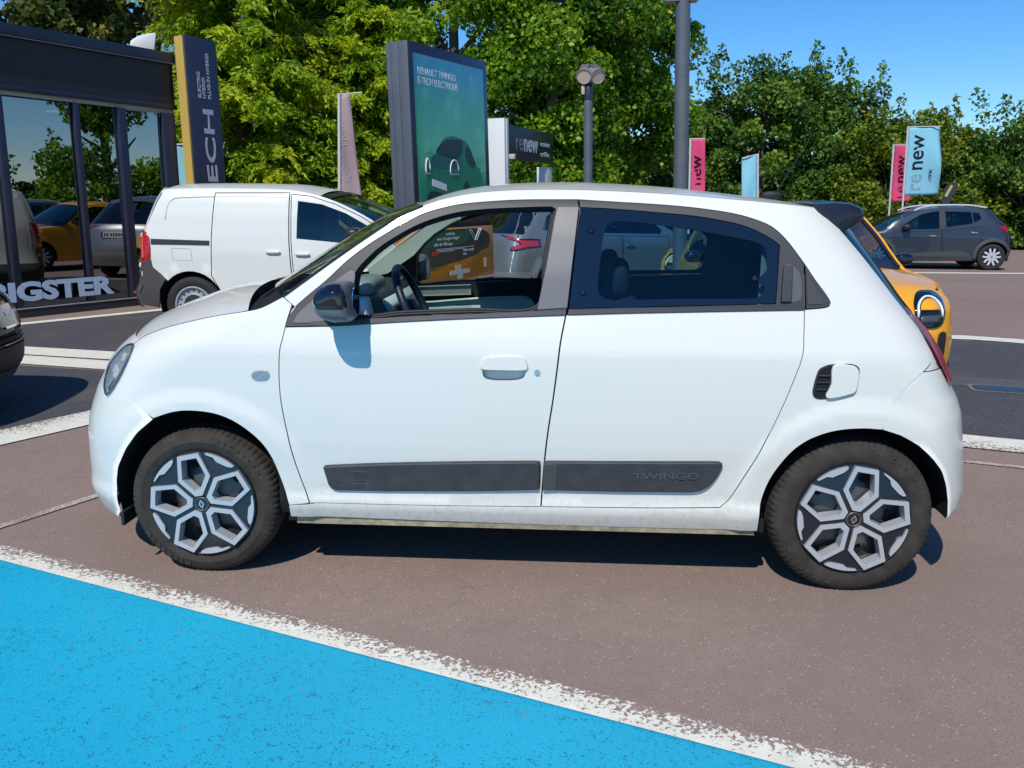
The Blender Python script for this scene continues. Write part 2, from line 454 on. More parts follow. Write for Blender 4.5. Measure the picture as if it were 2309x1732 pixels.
m, nt, b = newmat('dark_asphalt'); P = gcoord(nt); c, h = asphalt_col(nt, P, *DARK)
st = ramp(nt, noise(nt, P, 1.3, 6, .65), [(.55, (0, 0, 0)), (.75, (.6,)*3)]); c = mixc(nt, st, c, (.13, .12, .10))
nt.links.new(c, b.inputs['Base Color']); b.inputs['Roughness'].default_value = .8; b.inputs['Specular IOR Level'].default_value = .3; bumpin(nt, b, h)
m, nt, b = newmat('blue_paint'); P = gcoord(nt)
n1 = noise(nt, P, 150, 3, .6); n2 = noise(nt, P, 2.2, 4); n3 = noise(nt, P, 28, 3)
lo = ramp(nt, noise(nt, P, .9, 4), [(.3, (.006, .36, .56)), (.7, (.010, .425, .64))])
thr = mth(nt, 'ADD', n1, mth(nt, 'MULTIPLY', mth(nt, 'SUBTRACT', n3, .5), .28))
thr = mth(nt, 'ADD', thr, mth(nt, 'MULTIPLY', mth(nt, 'SUBTRACT', n2, .5), .16))
pit = ramp(nt, thr, [(.355, (1, 1, 1)), (.40, (0, 0, 0))])
c = mixc(nt, pit, lo, (.012, .13, .22))
sc = mth(nt, 'GREATER_THAN', mth(nt, 'ADD', noise(nt, P, 34, 2), mth(nt, 'MULTIPLY', n2, .12)), .80)
c = mixc(nt, sc, c, (.25, .19, .17))
nt.links.new(c, b.inputs['Base Color']); b.inputs['Roughness'].default_value = .55; bumpin(nt, b, n1, .6, .004)
def linemat(name, bias, white=(.76, .745, .65), under='brown', spread=.55, edge=0., sc=120):
    """road paint, worn away more towards local +y by bias; local y in metres scaled by width"""
    m, nt, b = newmat(name); P = gcoord(nt)
    tc = nt.nodes.new('ShaderNodeTexCoord'); sx = nt.nodes.new('ShaderNodeSeparateXYZ'); nt.links.new(tc.outputs['UV'], sx.inputs[0])
    n1 = noise(nt, P, sc, 3, .6); n2 = noise(nt, P, 3.5, 4)
    w = mth(nt, 'ADD', mth(nt, 'ADD', n1, mth(nt, 'MULTIPLY', mth(nt, 'SUBTRACT', n2, .5), spread)), mth(nt, 'MULTIPLY', mth(nt, 'SUBTRACT', sx.outputs[1], .5), -bias))
    fac = ramp(nt, w, [(.36+edge, (1, 1, 1)), (.42+edge, (0, 0, 0))])
    un, h = asphalt_col(nt, P, *(BROWN if under == 'brown' else DARK))
    dirt = ramp(nt, noise(nt, P, 14, 4), [(.3, tuple(x*.86 for x in white)), (.7, white)])
    c = mixc(nt, fac, dirt, un); nt.links.new(c, b.inputs['Base Color']); b.inputs['Roughness'].default_value = .7; bumpin(nt, b, n1, .4, .004); return m
LW_near = linemat('worn_white_line', .26, edge=.065, spread=.22, sc=75)
LW_band = linemat('worn_white_band', .30, edge=.0, spread=.3, sc=60)
LW_thin = linemat('faded_white_line', .0, edge=.13, white=(.55, .50, .44))
LW_clean = linemat('white_line', .0, edge=-.10)

def sheet(name, poly, z, m, kind='structure'):
    me = bpy.data.meshes.new(name); o = mk(name, [(x, y, z) for x, y in poly], [tuple(range(len(poly)))], m); tag(o, kind=kind)
    if o.data.polygons[0].normal.z < 0: o.data.flip_normals()
    return o
def stripe(name, pts, w, z, m, left=None):
    """painted line along a polyline; uv v runs across, 0 at the right side of travel, 1 at the left"""
    pts = [Vector((p[0], p[1], 0)) for p in pts]; n = len(pts); v = []; f = []
    for i, p in enumerate(pts):
        t = (pts[min(i+1, n-1)]-pts[max(i-1, 0)]).normalized(); q = Vector((-t.y, t.x, 0))
        v += [(p.x-q.x*w/2, p.y-q.y*w/2, z), (p.x+q.x*w/2, p.y+q.y*w/2, z)]
    for i in range(n-1): f.append((2*i, 2*i+2, 2*i+3, 2*i+1))
    o = mk(name, v, f, m); uv = o.data.uv_layers.new(name='UVMap')
    for l in o.data.loops: uv.data[l.index].uv = (l.vertex_index//2, l.vertex_index % 2)
    return tag(o, kind='structure')
sheet('ground', [(-900, -900), (900, -900), (900, 1500), (-900, 1500)], 0, MATS['brown_asphalt'])
# blue painted bay in the foreground with its worn border line
A0 = Vector((-2.19, 3.49)); A1 = Vector((.79, 2.11)); dd = (A1-A0).normalized(); nn = Vector((-dd.y, dd.x))
e0 = A0-dd*6-nn*.105; e1 = A1+dd*5-nn*.105
sheet('painted_bay', [tuple(e0), tuple(e1), (e1.x-2, e1.y-7), (e0.x-4, e0.y-7)], .004, MATS['blue_paint'])
stripe('painted_line', [tuple(A0-dd*6-nn*.055), tuple(A1+dd*5-nn*.055)], .115, .008, LW_near)
# dark asphalt bays behind the car
sheet('dark_bay', [(-8.2, 6.42), (-3.80, 4.42), (-3.16, 5.55), (-2.2, 7.18), (-3.49, 7.42), (-4.4, 7.66), (-7.4, 8.5)], .004, MATS['dark_asphalt'])
sheet('dark_bay', [(-6.95, 9.02), (-4.95, 8.62), (-3.91, 8.36), (-1.6, 7.85), (.4, 10.8), (-1.5, 13.9), (-3.45, 13.75), (-4.78, 12.0), (-5.86, 10.51)], .0045, MATS['dark_asphalt'])
stripe('painted_line', [(-3.70, 4.36), (-3.06, 5.44), (-2.75, 5.98), (-1.9, 7.4)], .36, .008, LW_band)
stripe('painted_line', [(-2.345, 3.645), (-2.19, 3.925), (-2.0, 4.28), (-1.0, 6.1)], .05, .006, LW_thin)
stripe('painted_line', [(-1.9, 7.28), (-3.55, 7.66), (-4.46, 7.93), (-7.3, 8.72)], .36, .009, LW_clean)
stripe('painted_line', [(-1.9, 7.85), (-3.82, 8.20), (-4.85, 8.48), (-7.0, 9.06)], .38, .008, LW_clean)
stripe('painted_line', [(-7.0, 9.05), (-5.86, 10.51), (-4.78, 12.0), (-3.6, 13.6)], .19, .009, LW_clean)
# bay of the orange car on the right
sheet('dark_bay', [(.5, 6.6), (2.92, 5.48), (5.6, 4.3), (7.6, 3.6), (7.0, 7.2), (6.1, 8.6), (5.75, 9.1), (5.2, 9.5), (4.6, 9.62), (.5, 10.1)], .004, MATS['dark_asphalt'])
stripe('painted_line', [(7.8, 3.35), (5.5, 4.22), (3.0, 5.20), (.6, 6.3)], .33, .008, LW_band)
stripe('painted_line', [(.6, 5.7), (2.63, 4.82), (2.91, 4.70), (6.5, 3.2)], .05, .006, LW_thin)
stripe('painted_line', [(1.0, 10.15), (4.6, 9.80), (5.15, 9.72), (5.55, 9.5), (5.95, 9.15), (6.35, 8.6), (7.3, 7.2), (9., 4.5)], .32, .009, LW_clean)
stripe('painted_line', [(7.6, 19.75), (30., 19.4)], .34, .008, LW_clean)
# patched repair with a sunken cover in the right bay
mat('tar', (.035, .042, .06), .35, noise=(20, .3)); mat('sand_dirt', (.20, .175, .13), .9, noise=(30, .3))
o = sheet('asphalt_patch', [(3.2, 7.62), (5.3, 6.95), (5.2, 6.55), (3.1, 7.2)], .006, mat('patch_asphalt', (.085, .09, .105), .8, noise=(40, .25, 6)))
def roundcover(cx, cy, w, d, rz, z, name, m):
    pts = [(cx+a*math.cos(rz)-b_*math.sin(rz), cy+a*math.sin(rz)+b_*math.cos(rz)) for a, b_ in rrect(w, d, .06)]
    return sheet(name, pts, z, m)
roundcover(3.98, 6.86, .50, .30, -.31, .008, 'cover_rim', MATS['sand_dirt']); roundcover(3.98, 6.86, .44, .24, -.31, .010, 'drain_cover', MATS['tar'])
# ------------------------------------------------------------------ shared vehicle materials
PW = mat('white_paint', (.70, .685, .63), .42, coat=.7, coatr=.04)
_nt = PW.node_tree; _b = _nt.nodes['Principled BSDF']; _tc = _nt.nodes.new('ShaderNodeTexCoord'); _sx = _nt.nodes.new('ShaderNodeSeparateXYZ'); _nt.links.new(_tc.outputs['Object'], _sx.inputs[0])
_d = ramp(_nt, noise(_nt, _tc.outputs['Object'], 38, 6, .7), [(.50, (0, 0, 0)), (.72, (.55,)*3)]); _g = ramp(_nt, mth(_nt, 'ADD', _sx.outputs[2], mth(_nt, 'MULTIPLY', noise(_nt, _tc.outputs['Object'], 5, 3), .25)), [(.36, (1, 1, 1)), (.56, (0, 0, 0))])
_nt.links.new(mixc(_nt, mth(_nt, 'MULTIPLY', _d, _g), (.70, .685, .63), (.40, .33, .22)), _b.inputs['Base Color'])
PWV = mat('van_paint', (.67, .69, .66), .42, coat=.6, coatr=.05)
TRIM = mat('black_trim', (.030, .031, .038), .5, bump=(400, .05)); SATIN = mat('satin_pillar', (.105, .107, .118), .38, bump=(500, .08))
RUB = mat('rubber', (.018, .018, .02), .6); GLOSSB = mat('gloss_black', (.006, .007, .012), .06, coat=1.); PLAST = mat('grey_plastic', (.042, .044, .05), .55, noise=(18, .18), bump=(300, .12))
INNER = mat('dark_cavity', (.008, .008, .009), .9); CHROME = mat('chrome', (.75, .76, .78), .12, metal=1.); SILV = mat('silver_lacquer', (.60, .61, .63), .32, metal=.35, coat=.4)
TYRE = mat('tyre_rubber', (.036, .030, .025), .85, noise=(14, .4, 6), bump=(160, .1)); GFRIT = mat('glass_frit', (.006, .012, .024), .04, coat=.6)
GREAR = glass('tinted_glass', (.50, .76, .86), .05, facing=.15); GWIND = glass('windscreen_glass', (.70, .86, .78), .07, facing=.35); GSIDE = glass('side_glass', (.80, .90, .88), .04, facing=.12); GDARK = glass('dark_car_glass', (.26, .42, .50), .08, facing=.2)
CREAM = mat('cream_trim', (.78, .84, .76), .5); MINT = mat('mint_panel', (.60, .74, .72), .35, coat=.3); SEAT = mat('dark_seat_cloth', (.012, .015, .03), .85); DASH = mat('dash_plastic', (.025, .028, .032), .55)
LEATH = mat('navy_leather', (.010, .016, .035), .45); LENS = glass('clear_lens', (.93, .95, .97), .08, facing=.3); REDL = mat('red_lens', (.34, .008, .014), .28, coat=.15); STEEL = mat('wheel_steel', (.10, .10, .105), .4, metal=.6)
def mirror_mat():
    m = mat('mirror_glass', (.85, .88, .92), .02, metal=1.); return m

# ------------------------------------------------------------------ wheels (car > wheel > tyre, ...)
def tyre_mesh(r, w, rim, groove=True, n=300):
    """tyre about the y axis, outer face at y=0 (towards -y), inner at +w"""
    pr = [(rim-.006, .020), (rim+.004, .008), (rim+.018, .003), (rim+(r-rim)*.45, -.004), (r-.028, .003), (r-.013, .012), (r-.006, .024), (r-.002, .040), (r, .06), (r, w/2-.006), (r-.006, w/2-.004), (r-.006, w/2+.004), (r, w/2+.006), (r, w-.06), (r-.006, w-.024), (r-.03, w-.003), (rim+.02, w), (rim-.006, w-.02)]
    bm = bmesh.new(); rings = []
    for i, (q, a) in enumerate(pr):
        ring = []
        for j in range(n):
            t = 2*math.pi*j/n; qq = q
            if groove and 5 <= i <= 7 and j % 4 == 0: qq -= .005
            ring.append(bm.verts.new((qq*math.cos(t), a, qq*math.sin(t))))
        rings.append(ring)
    for i in range(len(pr)-1):
        for j in range(n): bm.faces.new((rings[i][j], rings[i][(j+1) % n], rings[i+1][(j+1) % n], rings[i+1][j]))
    bmesh.ops.recalc_face_normals(bm, faces=bm.faces); me = bpy.data.meshes.new('tyre'); bm.to_mesh(me); bm.free()
    me.polygons.foreach_set('use_smooth', [True]*len(me.polygons)); me.set_sharp_from_angle(angle=R(32)); me.materials.append(TYRE); return me
def ring2(inner, outer, y0, y1, wall=0.):
    """ring between two same-count outlines (x,z), front at y0, outer side back to y1, inner wall back to wall"""
    n = len(inner); bm = bmesh.new()
    o0 = [bm.verts.new((a, y0, b)) for a, b in outer]; i0 = [bm.verts.new((a, y0, b)) for a, b in inner]
    o1 = [bm.verts.new((a*1.0, y1, b)) for a, b in outer]; i1 = [bm.verts.new((a, wall, b)) for a, b in inner]
    for k in range(n):
        l = (k+1) % n
        bm.faces.new((o0[k], o0[l], i0[l], i0[k])); bm.faces.new((o0[l], o0[k], o1[k], o1[l])); bm.faces.new((i0[k], i0[l], i1[l], i1[k]))
    bmesh.ops.recalc_face_normals(bm, faces=bm.faces); return bm
def rot2(P, a): c, s = math.cos(a), math.sin(a); return [(x*c+y*s, -x*s+y*c) for x, y in P]   # clockwise
def flat_cdt(name, outline, holes, fy, m, parent, sp=.03, back=0.):
    V, T, loops = cdt(outline, holes, sp); v = [(a, fy(math.hypot(a, b)), b) for a, b in V]; f = [t for t in T]
    o = mk(name, v, f, m, parent, True); return o
def hub_wheel(parent, loc, r, w, ang, flip=False):
    """15 inch wheel with five-petal trim"""
    e = empty('wheel', loc); e.parent = parent
    if flip: e.rotation_euler = (0, 0, math.pi)
    rim = .205
    link('tyre', tyre_mesh(r, w, rim), TYRE, e)
    link('wheel_disc', bpy.data.meshes.new('wheel_disc'), None, e) if False else None
    bm = lathe('', [(rim, .018), (rim-.004, .05), (rim-.015, .07), (.14, .062), (.12, .05), (.06, .045), (0.0, .045)], None, None, 64, bm_only=True); bmobj('wheel_disc', bm, STEEL, e, angle=30)
    for k in range(10):
        a = 2*math.pi*k/10; lathe_hole(e, a)
    Rr = rim+.003
    if not flip:
        rl = rim+(r-rim)*.52
        for w0, a0, st in (('MICHELIN', 38, 6.2), ('MICHELIN', 218, 6.2)):
            for i, ch in enumerate(w0):
                a = R(90-(a0-(len(w0)-1)*st/2+i*st)); p = (rl*math.cos(a), -.0046, rl*math.sin(a))
                text('sidewall_lettering', ch, .023, mat('tyre_lettering', (.055, .050, .048), .7), e, frame_m(p, (math.sin(a), 0, -math.cos(a)), (math.cos(a), 0, math.sin(a))), depth=.0006, bold=.0006, align='CENTER')
    inn = [(-.150, .885), (.150, .885), (.232, .53), (.05, .275), (-.05, .275), (-.232, .53)]; out = [(-.205, .972), (.205, .972), (.315, .50), (.07, .165), (-.07, .165), (-.315, .50)]
    inn = [(a*Rr, b*Rr) for a, b in inn]; out = [(a*Rr, b*Rr) for a, b in out]
    circ = [(Rr*math.cos(2*math.pi*j/96), Rr*math.sin(2*math.pi*j/96)) for j in range(96)]
    holes = [rot2(inn, ang+2*math.pi*k/5) for k in range(5)]
    dome = lambda q: .004-.012*(1-(q/Rr)**2)+.010*max(0, 1-q/(.3*Rr))
    flat_cdt('wheel_cover', circ, holes, lambda q: dome(q)-.004, mat('cover_black', (.012, .014, .022), .25, coat=.6), e)
    lathe('cover_edge', [(Rr, .0), (Rr+.004, -.004), (Rr+.006, .004), (Rr, .012)], mat('cover_black'), e, 96)
    sil = mat('cover_silver', (.48, .495, .52), .30, metal=.25, coat=.4)
    for k in range(5):
        a = ang+2*math.pi*k/5
        bm = ring2(rot2(inn, a), rot2(out, a), -.016, .0, .035); bmobj('cover_petal', bm, sil, e, angle=30)
        # silver segment at the rim between petals
        a2 = ang+2*math.pi*(k+.5)/5; h = .30; seg = []
        for q in range(9): t = -h+2*h*q/8; seg.append((Rr*.992*math.sin(t), Rr*.992*math.cos(t)))
        for t, rr_ in ((.285, .945), (.20, .90), (-.04, .885), (-.13, .945), (-.285, .965)): seg.append((Rr*rr_*math.sin(t), Rr*rr_*math.cos(t)))
        bm = bmesh.new(); bprism(bm, rot2(seg, a2), -.011, .0); bmesh.ops.recalc_face_normals(bm, faces=bm.faces); bmobj('cover_segment', bm, sil, e)
    bm = lathe('', [(0, -.012), (.024, -.012), (.026, -.010), (.030, -.004)], None, None, 32, bm_only=True); bmobj('hub_cap', bm, mat('cover_black'), e, angle=40)
    bm = lathe('', [(.0245, -.0125), (.0262, -.0145), (.028, -.0125)], None, None, 40, bm_only=True); bmobj('cap_ring', bm, mat('cap_ring', (.42, .38, .25), .3, metal=.8), e)
    dm = [(0, .019), (.012, 0), (0, -.019), (-.012, 0)]; di = [(0, .0095), (.0055, 0), (0, -.0095), (-.0055, 0)]
    bm = ring2(rot2(di, ang), rot2(dm, ang), -.0155, -.011, -.011); bmobj('diamond_emblem', bm, CHROME, e)
    return e
def lathe_hole(e, a):
    bm = bmesh.new(); bmesh.ops.create_circle(bm, cap_ends=True, segments=14, radius=.017)
    bmesh.ops.rotate(bm, cent=(0, 0, 0), matrix=Matrix.Rotation(math.pi/2, 3, 'X'), verts=bm.verts)
    bmesh.ops.translate(bm, vec=(.145*math.cos(a), .0575, .145*math.sin(a)), verts=bm.verts); return bmobj('vent_hole', bm, INNER, e)
def superq(name, c, r, n, m, parent, zlo=-1., zhi=1., nu=28, nv=18, yflat=None):
    """superquadric lump, optionally cut at zlo/zhi (fractions of half height)"""
    sg = lambda v, p: math.copysign(abs(v)**p, v); rows = []
    for i in range(nv+1):
        ph = -math.pi/2+math.pi*i/nv; row = []
        for j in range(nu+1):
            th = 2*math.pi*j/nu; p = 2/n
            z = sg(math.sin(ph), p); z = max(zlo, min(zhi, z))
            row.append((c[0]+r[0]*sg(math.cos(ph), p)*sg(math.cos(th), p), c[1]+r[1]*sg(math.cos(ph), p)*sg(math.sin(th), p), c[2]+r[2]*z))
        rows.append(row)
    o = grid(name, rows, m, parent, True); bm = bmesh.new(); bm.from_mesh(o.data); bmesh.ops.remove_doubles(bm, verts=bm.verts, dist=1e-5); bmesh.ops.recalc_face_normals(bm, faces=bm.faces); bm.to_mesh(o.data); bm.free()
    o.data.polygons.foreach_set('use_smooth', [True]*len(o.data.polygons)); o.data.set_sharp_from_angle(angle=R(50)); return o

# ------------------------------------------------------------------ the white hatchback
YAW = -.058; X0, Y0 = -1.2084, 3.199; XC = 1.246
def carw(s, u): return (X0+math.cos(YAW)*s-math.sin(YAW)*u, Y0+math.sin(YAW)*s+math.cos(YAW)*u, 0)
SK = [(.15, .10), (.22, .06), (.27, .035), (.31, .022), (.34, .034), (.45, .022), (.55, .008), (.65, .0), (.75, -.003), (.85, -.003), (.915, .0), (1.0, .027), (1.06, .048), (1.2, .094), (1.35, .152), (1.45, .20), (1.50, .24), (1.56, .32)]
XF = [(.13, -.60), (.19, -.66), (.29, -.672), (.42, -.668), (.517, -.658), (.586, -.642), (.644, -.62), (.703, -.595), (.769, -.557), (.817, -.533), (.864, -.491), (.9, -.45), (1.0, -.30), (1.08, -.2), (1.3, .1), (1.6, .4)]
XR = [(.15, 2.95), (.27, 3.005), (.30, 3.04), (.36, 3.055), (.48, 3.037), (.6, 3.015), (.68, 3.0), (.735, 2.977), (.77, 2.955), (.805, 2.94), (.91, 2.89), (1.0, 2.84), (1.1, 2.76), (1.26, 2.65), (1.38, 2.56), (1.6, 2.40)]
S1 = Surf(SK, XF, XR, .80, .5, .34, 2.6, ((0, .29, .475), (2.492, .297, .475)), flare=.013, xc=XC)
HATCH = empty('hatchback', carw(XC, .80), YAW, 'white five-door city hatchback parked side-on in the foreground', 'car')
H = HATCH
DF = [(.36, .992), (.351, .946), (.343, .912), (.338, .851), (.336, .785), (.339, .709), (.354, .594), (.372, .50), (.398, .40), (.426, .306)]
DM = [(1.404, 1.048), (1.386, .95), (1.377, .867), (1.363, .745), (1.346, .62), (1.333, .489), (1.322, .311)]
DR = [(2.267, 1.077), (2.263, .99), (2.258, .917), (2.231, .823), (2.187, .695), (2.13, .556), (2.088, .469), (2.058, .407), (2.030, .355), (1.999, .325)]
BELT = [(.36, .992), (.554, .999), (.753, 1.014), (.999, 1.029), (1.243, 1.041), (1.404, 1.048)]
BELT2 = [(1.409, 1.049), (1.636, 1.058), (1.923, 1.067), (2.267, 1.077)]
BOT = [(.426, .304), (.843, .304), (1.322, .311), (1.73, .317), (1.999, .325)]
FO1 = [(.36, .992), (.368, 1.026), (.393, 1.064), (.448, 1.113), (.511, 1.166), (.582, 1.234), (.659, 1.293), (.737, 1.342), (.81, 1.386), (.883, 1.416), (.982, 1.441), (1.082, 1.453), (1.232, 1.462), (1.44, 1.464)]
FO2 = [(1.447, 1.464), (1.585, 1.456), (1.733, 1.448), (1.879, 1.436), (2.024, 1.415), (2.119, 1.387), (2.166, 1.362), (2.213, 1.315), (2.268, 1.24), (2.304, 1.185), (2.345, 1.129), (2.359, 1.103), (2.354, 1.09), (2.33, 1.083), (2.267, 1.077)]
OPEN1 = [(.615, 1.191), (.662, 1.249), (.719, 1.298), (.812, 1.354), (.885, 1.386), (.984, 1.414), (1.084, 1.427), (1.233, 1.435), (1.345, 1.438), (1.36, 1.43), (1.353, 1.385), (1.33, 1.236), (1.299, 1.063), (1.048, 1.048), (.801, 1.036), (.613, 1.022), (.606, 1.114)]
WSL = [(.345, 1.101), (.493, 1.209), (.638, 1.312), (.759, 1.391), (.857, 1.438)]
CREASE = [(-.273, .903), (-.234, .935), (-.122, .976), (.005, 1.009), (.102, 1.03), (.194, 1.045), (.264, 1.060), (.345, 1.101)]
CANT = [(.857, 1.438), (.93, 1.463), (1.05, 1.487), (1.2, 1.499), (1.4, 1.502), (1.6, 1.496), (1.8, 1.486), (2.0, 1.470), (2.2, 1.453), (2.335, 1.439)]
CP = [(2.344, 1.440), (2.398, 1.386), (2.498, 1.269), (2.617, 1.119), (2.705, 1.004), (2.739, .925), (2.744, .9)]
SEAMR = [(2.744, .9), (2.642, .818), (2.581, .725), (2.558, .657)]
ARF = [(-.156, .639), (-.081, .664), (-.012, .672), (.075, .664), (.146, .639), (.21, .595), (.259, .545), (.292, .484), (.315, .411), (.334, .339), (.346, .296)]
ARR = [(2.147, .23), (2.145, .307), (2.151, .371), (2.17, .439), (2.2, .5), (2.242, .56), (2.292, .603), (2.354, .633), (2.418, .649), (2.493, .655), (2.558, .652)]
HLR = [(-.273, .903), (-.266, .881), (-.275, .851), (-.292, .815), (-.316, .776), (-.335, .745)]
SEAMF = [(-.335, .745), (-.301, .725), (-.229, .688), (-.156, .639)]
sp_ = spline
def both(fn, *a, **k):
    o = fn(*a, **k); q = flipmesh(o, a[0], o.parent); return o, q
fender = sp_(CREASE)[:-1]+sp_([CREASE[-1], (.393, 1.064)])[:-1]+[(.368, 1.026)]+sp_(DF)+sp_(ARF[::-1])[0:-1]+sp_(SEAMF[::-1])[:-1]+sp_(HLR[::-1])[:-1]
both(panel, 'fender', S1, fender, PW, H, gap=.0018, flange=.015, sp=.024)
bside = sp_(WSL)[:-1]+sp_(CANT)[:-1]+sp_(CP)[:-1]+sp_(SEAMR)[:-1]+sp_(ARR[::-1])[:-1]+[(2.147, .23), (1.913, .226), (1.379, .226), (.837, .233), (.343, .242), (.345, .296), (.43, .299)]+sp_(BOT)[1:-1]+sp_(DR[::-1])[:-1]+sp_(FO2[::-1])[:-1]+sp_(FO1[::-1])[:-3]+[(.393, 1.064)]
BS, _ = both(panel, 'body_side', S1, bside, PW, H, gap=.0012, flange=.02, sp=.03)
CUP = [(1.101, .859), (1.11, .886), (1.149, .895), (1.222, .897), (1.252, .891), (1.262, .861), (1.255, .822), (1.223, .809), (1.14, .807), (1.106, .819)]
cup = sp_(CUP, .008, True)
fd = sp_(BELT)[:-1]+sp_(DM)[:-1]+sp_(BOT[2::-1])[:-1]+sp_(DF[::-1])[:-1]
DOOR, DOORF = both(panel, 'front_door', S1, fd, PW, H, holes=[cup], gap=.0024, flange=.015, sp=.04)
rd = sp_(BELT2)[:-1]+sp_(DR)[:-1]+sp_(BOT[:1:-1])[:-1]+sp_([(1.323, .313)]+[(a+.001, b) for a, b in DM[::-1][1:]])
RDOOR, RDOORF = both(panel, 'rear_door', S1, rd, PW, H, gap=.0024, flange=.015, sp=.04)
# door handle: dished cup, grip and lock
for par, sd in ((DOOR, -1), (DOORF, 1)):
    panel('handle_cup', S1, cup, PW, par, off=-.026, flange=0, sp=.02, side=sd)
    gp = sp_([(1.1, .852), (1.103, .872), (1.112, .888), (1.149, .8965), (1.222, .8985), (1.252, .892), (1.261, .875), (1.262, .852), (1.18, .849)], .008, True)
    panel('handle_grip', S1, gp, PW, par, off=.010, flange=.022, sp=.02, side=sd, bev=.004)
    bm = lathe('', [(0, -.006), (.009, -.006), (.0115, -.003), (.0125, .006)], None, None, 20, bm_only=True); q = bmobj('lock', bm, CHROME, par, angle=40)
    p = S1.P(1.303, .84, .0, sd); q.location = p
    if sd > 0: q.rotation_euler = (0, 0, math.pi)
# black window frame of the front door, waist strip, pillar
ff = sp_(FO1)[:-1]+[(1.441, 1.464), (1.447, 1.439), (1.434, 1.313), (1.409, 1.072), (1.406, 1.052)]+sp_(BELT[::-1])[:-1]
open1 = sp_(OPEN1, .02, True)
FRA, FRAF = both(panel, 'window_frame', S1, ff, TRIM, H, holes=[open1], off=.001, gap=.002, flange=.045, sp=.03)
wst = [(.45, .9985)]+sp_(BELT)[10:]+[(1.405, 1.0685), (1.299, 1.0625), (1.048, 1.0475), (.801, 1.0355), (.613, 1.0215), (.46, 1.013)]
for par, sd in ((FRA, -1), (FRAF, 1)):
    panel('waist_strip', S1, wst, mat('waist_rubber', (.045, .043, .05), .35), par, off=.006, flange=.008, sp=.03, side=sd, bev=.002, gap=.001)
    panel('pillar_cover', S1, [(1.368, 1.436), (1.445, 1.437), (1.432, 1.313), (1.408, 1.075), (1.300, 1.067), (1.333, 1.236), (1.357, 1.385)], SATIN, par, off=.005, flange=.008, sp=.03, side=sd, bev=.0015)
    panel('mirror_base', S1, sp_([(.395, 1.008), (.40, 1.03), (.42, 1.055), (.60, 1.20), (.607, 1.11), (.612, 1.03)], .02, True), SATIN, par, off=.004, flange=.006, sp=.03, side=sd, bev=.001)
    # inner seals of the frame
    seal = spline(shrink(open1 if area2(open1) > 0 else open1[::-1], .004), .03, True)
    pts = [S1.P(a, z, -.022, sd) for a, z in seal]; bm = bmesh.new(); btube(bm, pts+[pts[0]], .006, 6, False); bmobj('window_seal', bm, RUB, par, smooth=True)
    seal = spline(shrink(open1 if area2(open1) > 0 else open1[::-1], .010), .03, True)
    pts = [S1.P(a, z, -.043, sd) for a, z in seal]; bm = bmesh.new(); btube(bm, pts+[pts[0]], .007, 6, False); bmobj('window_seal', bm, RUB, par, smooth=True)
# rear door window: frame, glass with dark border, pins, handle
GL = sp_([(1.453, 1.437), (1.585, 1.431), (1.732, 1.42), (1.878, 1.407), (2.023, 1.382), (2.099, 1.356), (2.165, 1.319), (2.183, 1.303)])[:-1]+[(2.183, 1.303), (2.174, 1.197), (2.165, 1.095), (1.78, 1.081), (1.413, 1.069), (1.432, 1.256)]
rf = sp_(FO2[:9])+[(2.2665, 1.2), (2.267, 1.081)]+sp_(BELT2[::-1])[:-1]+[(1.411, 1.07), (1.436, 1.313), (1.449, 1.439)]
rf = dens(rf)
RFR, RFRF = both(panel, 'rear_window_frame', S1, rf, TRIM, H, holes=[GL], off=.001, gap=.002, flange=.03, sp=.03)
CLR = sp_([(1.585, 1.386), (1.732, 1.375), (1.877, 1.355), (2.021, 1.33), (2.098, 1.314), (2.131, 1.288), (2.134, 1.215), (2.115, 1.197), (2.102, 1.173), (2.126, 1.155), (2.114, 1.127), (2.085, 1.115), (1.78, 1.109), (1.578, 1.102), (1.534, 1.115), (1.519, 1.153), (1.53, 1.257), (1.539, 1.338), (1.551, 1.372)], .02, True)
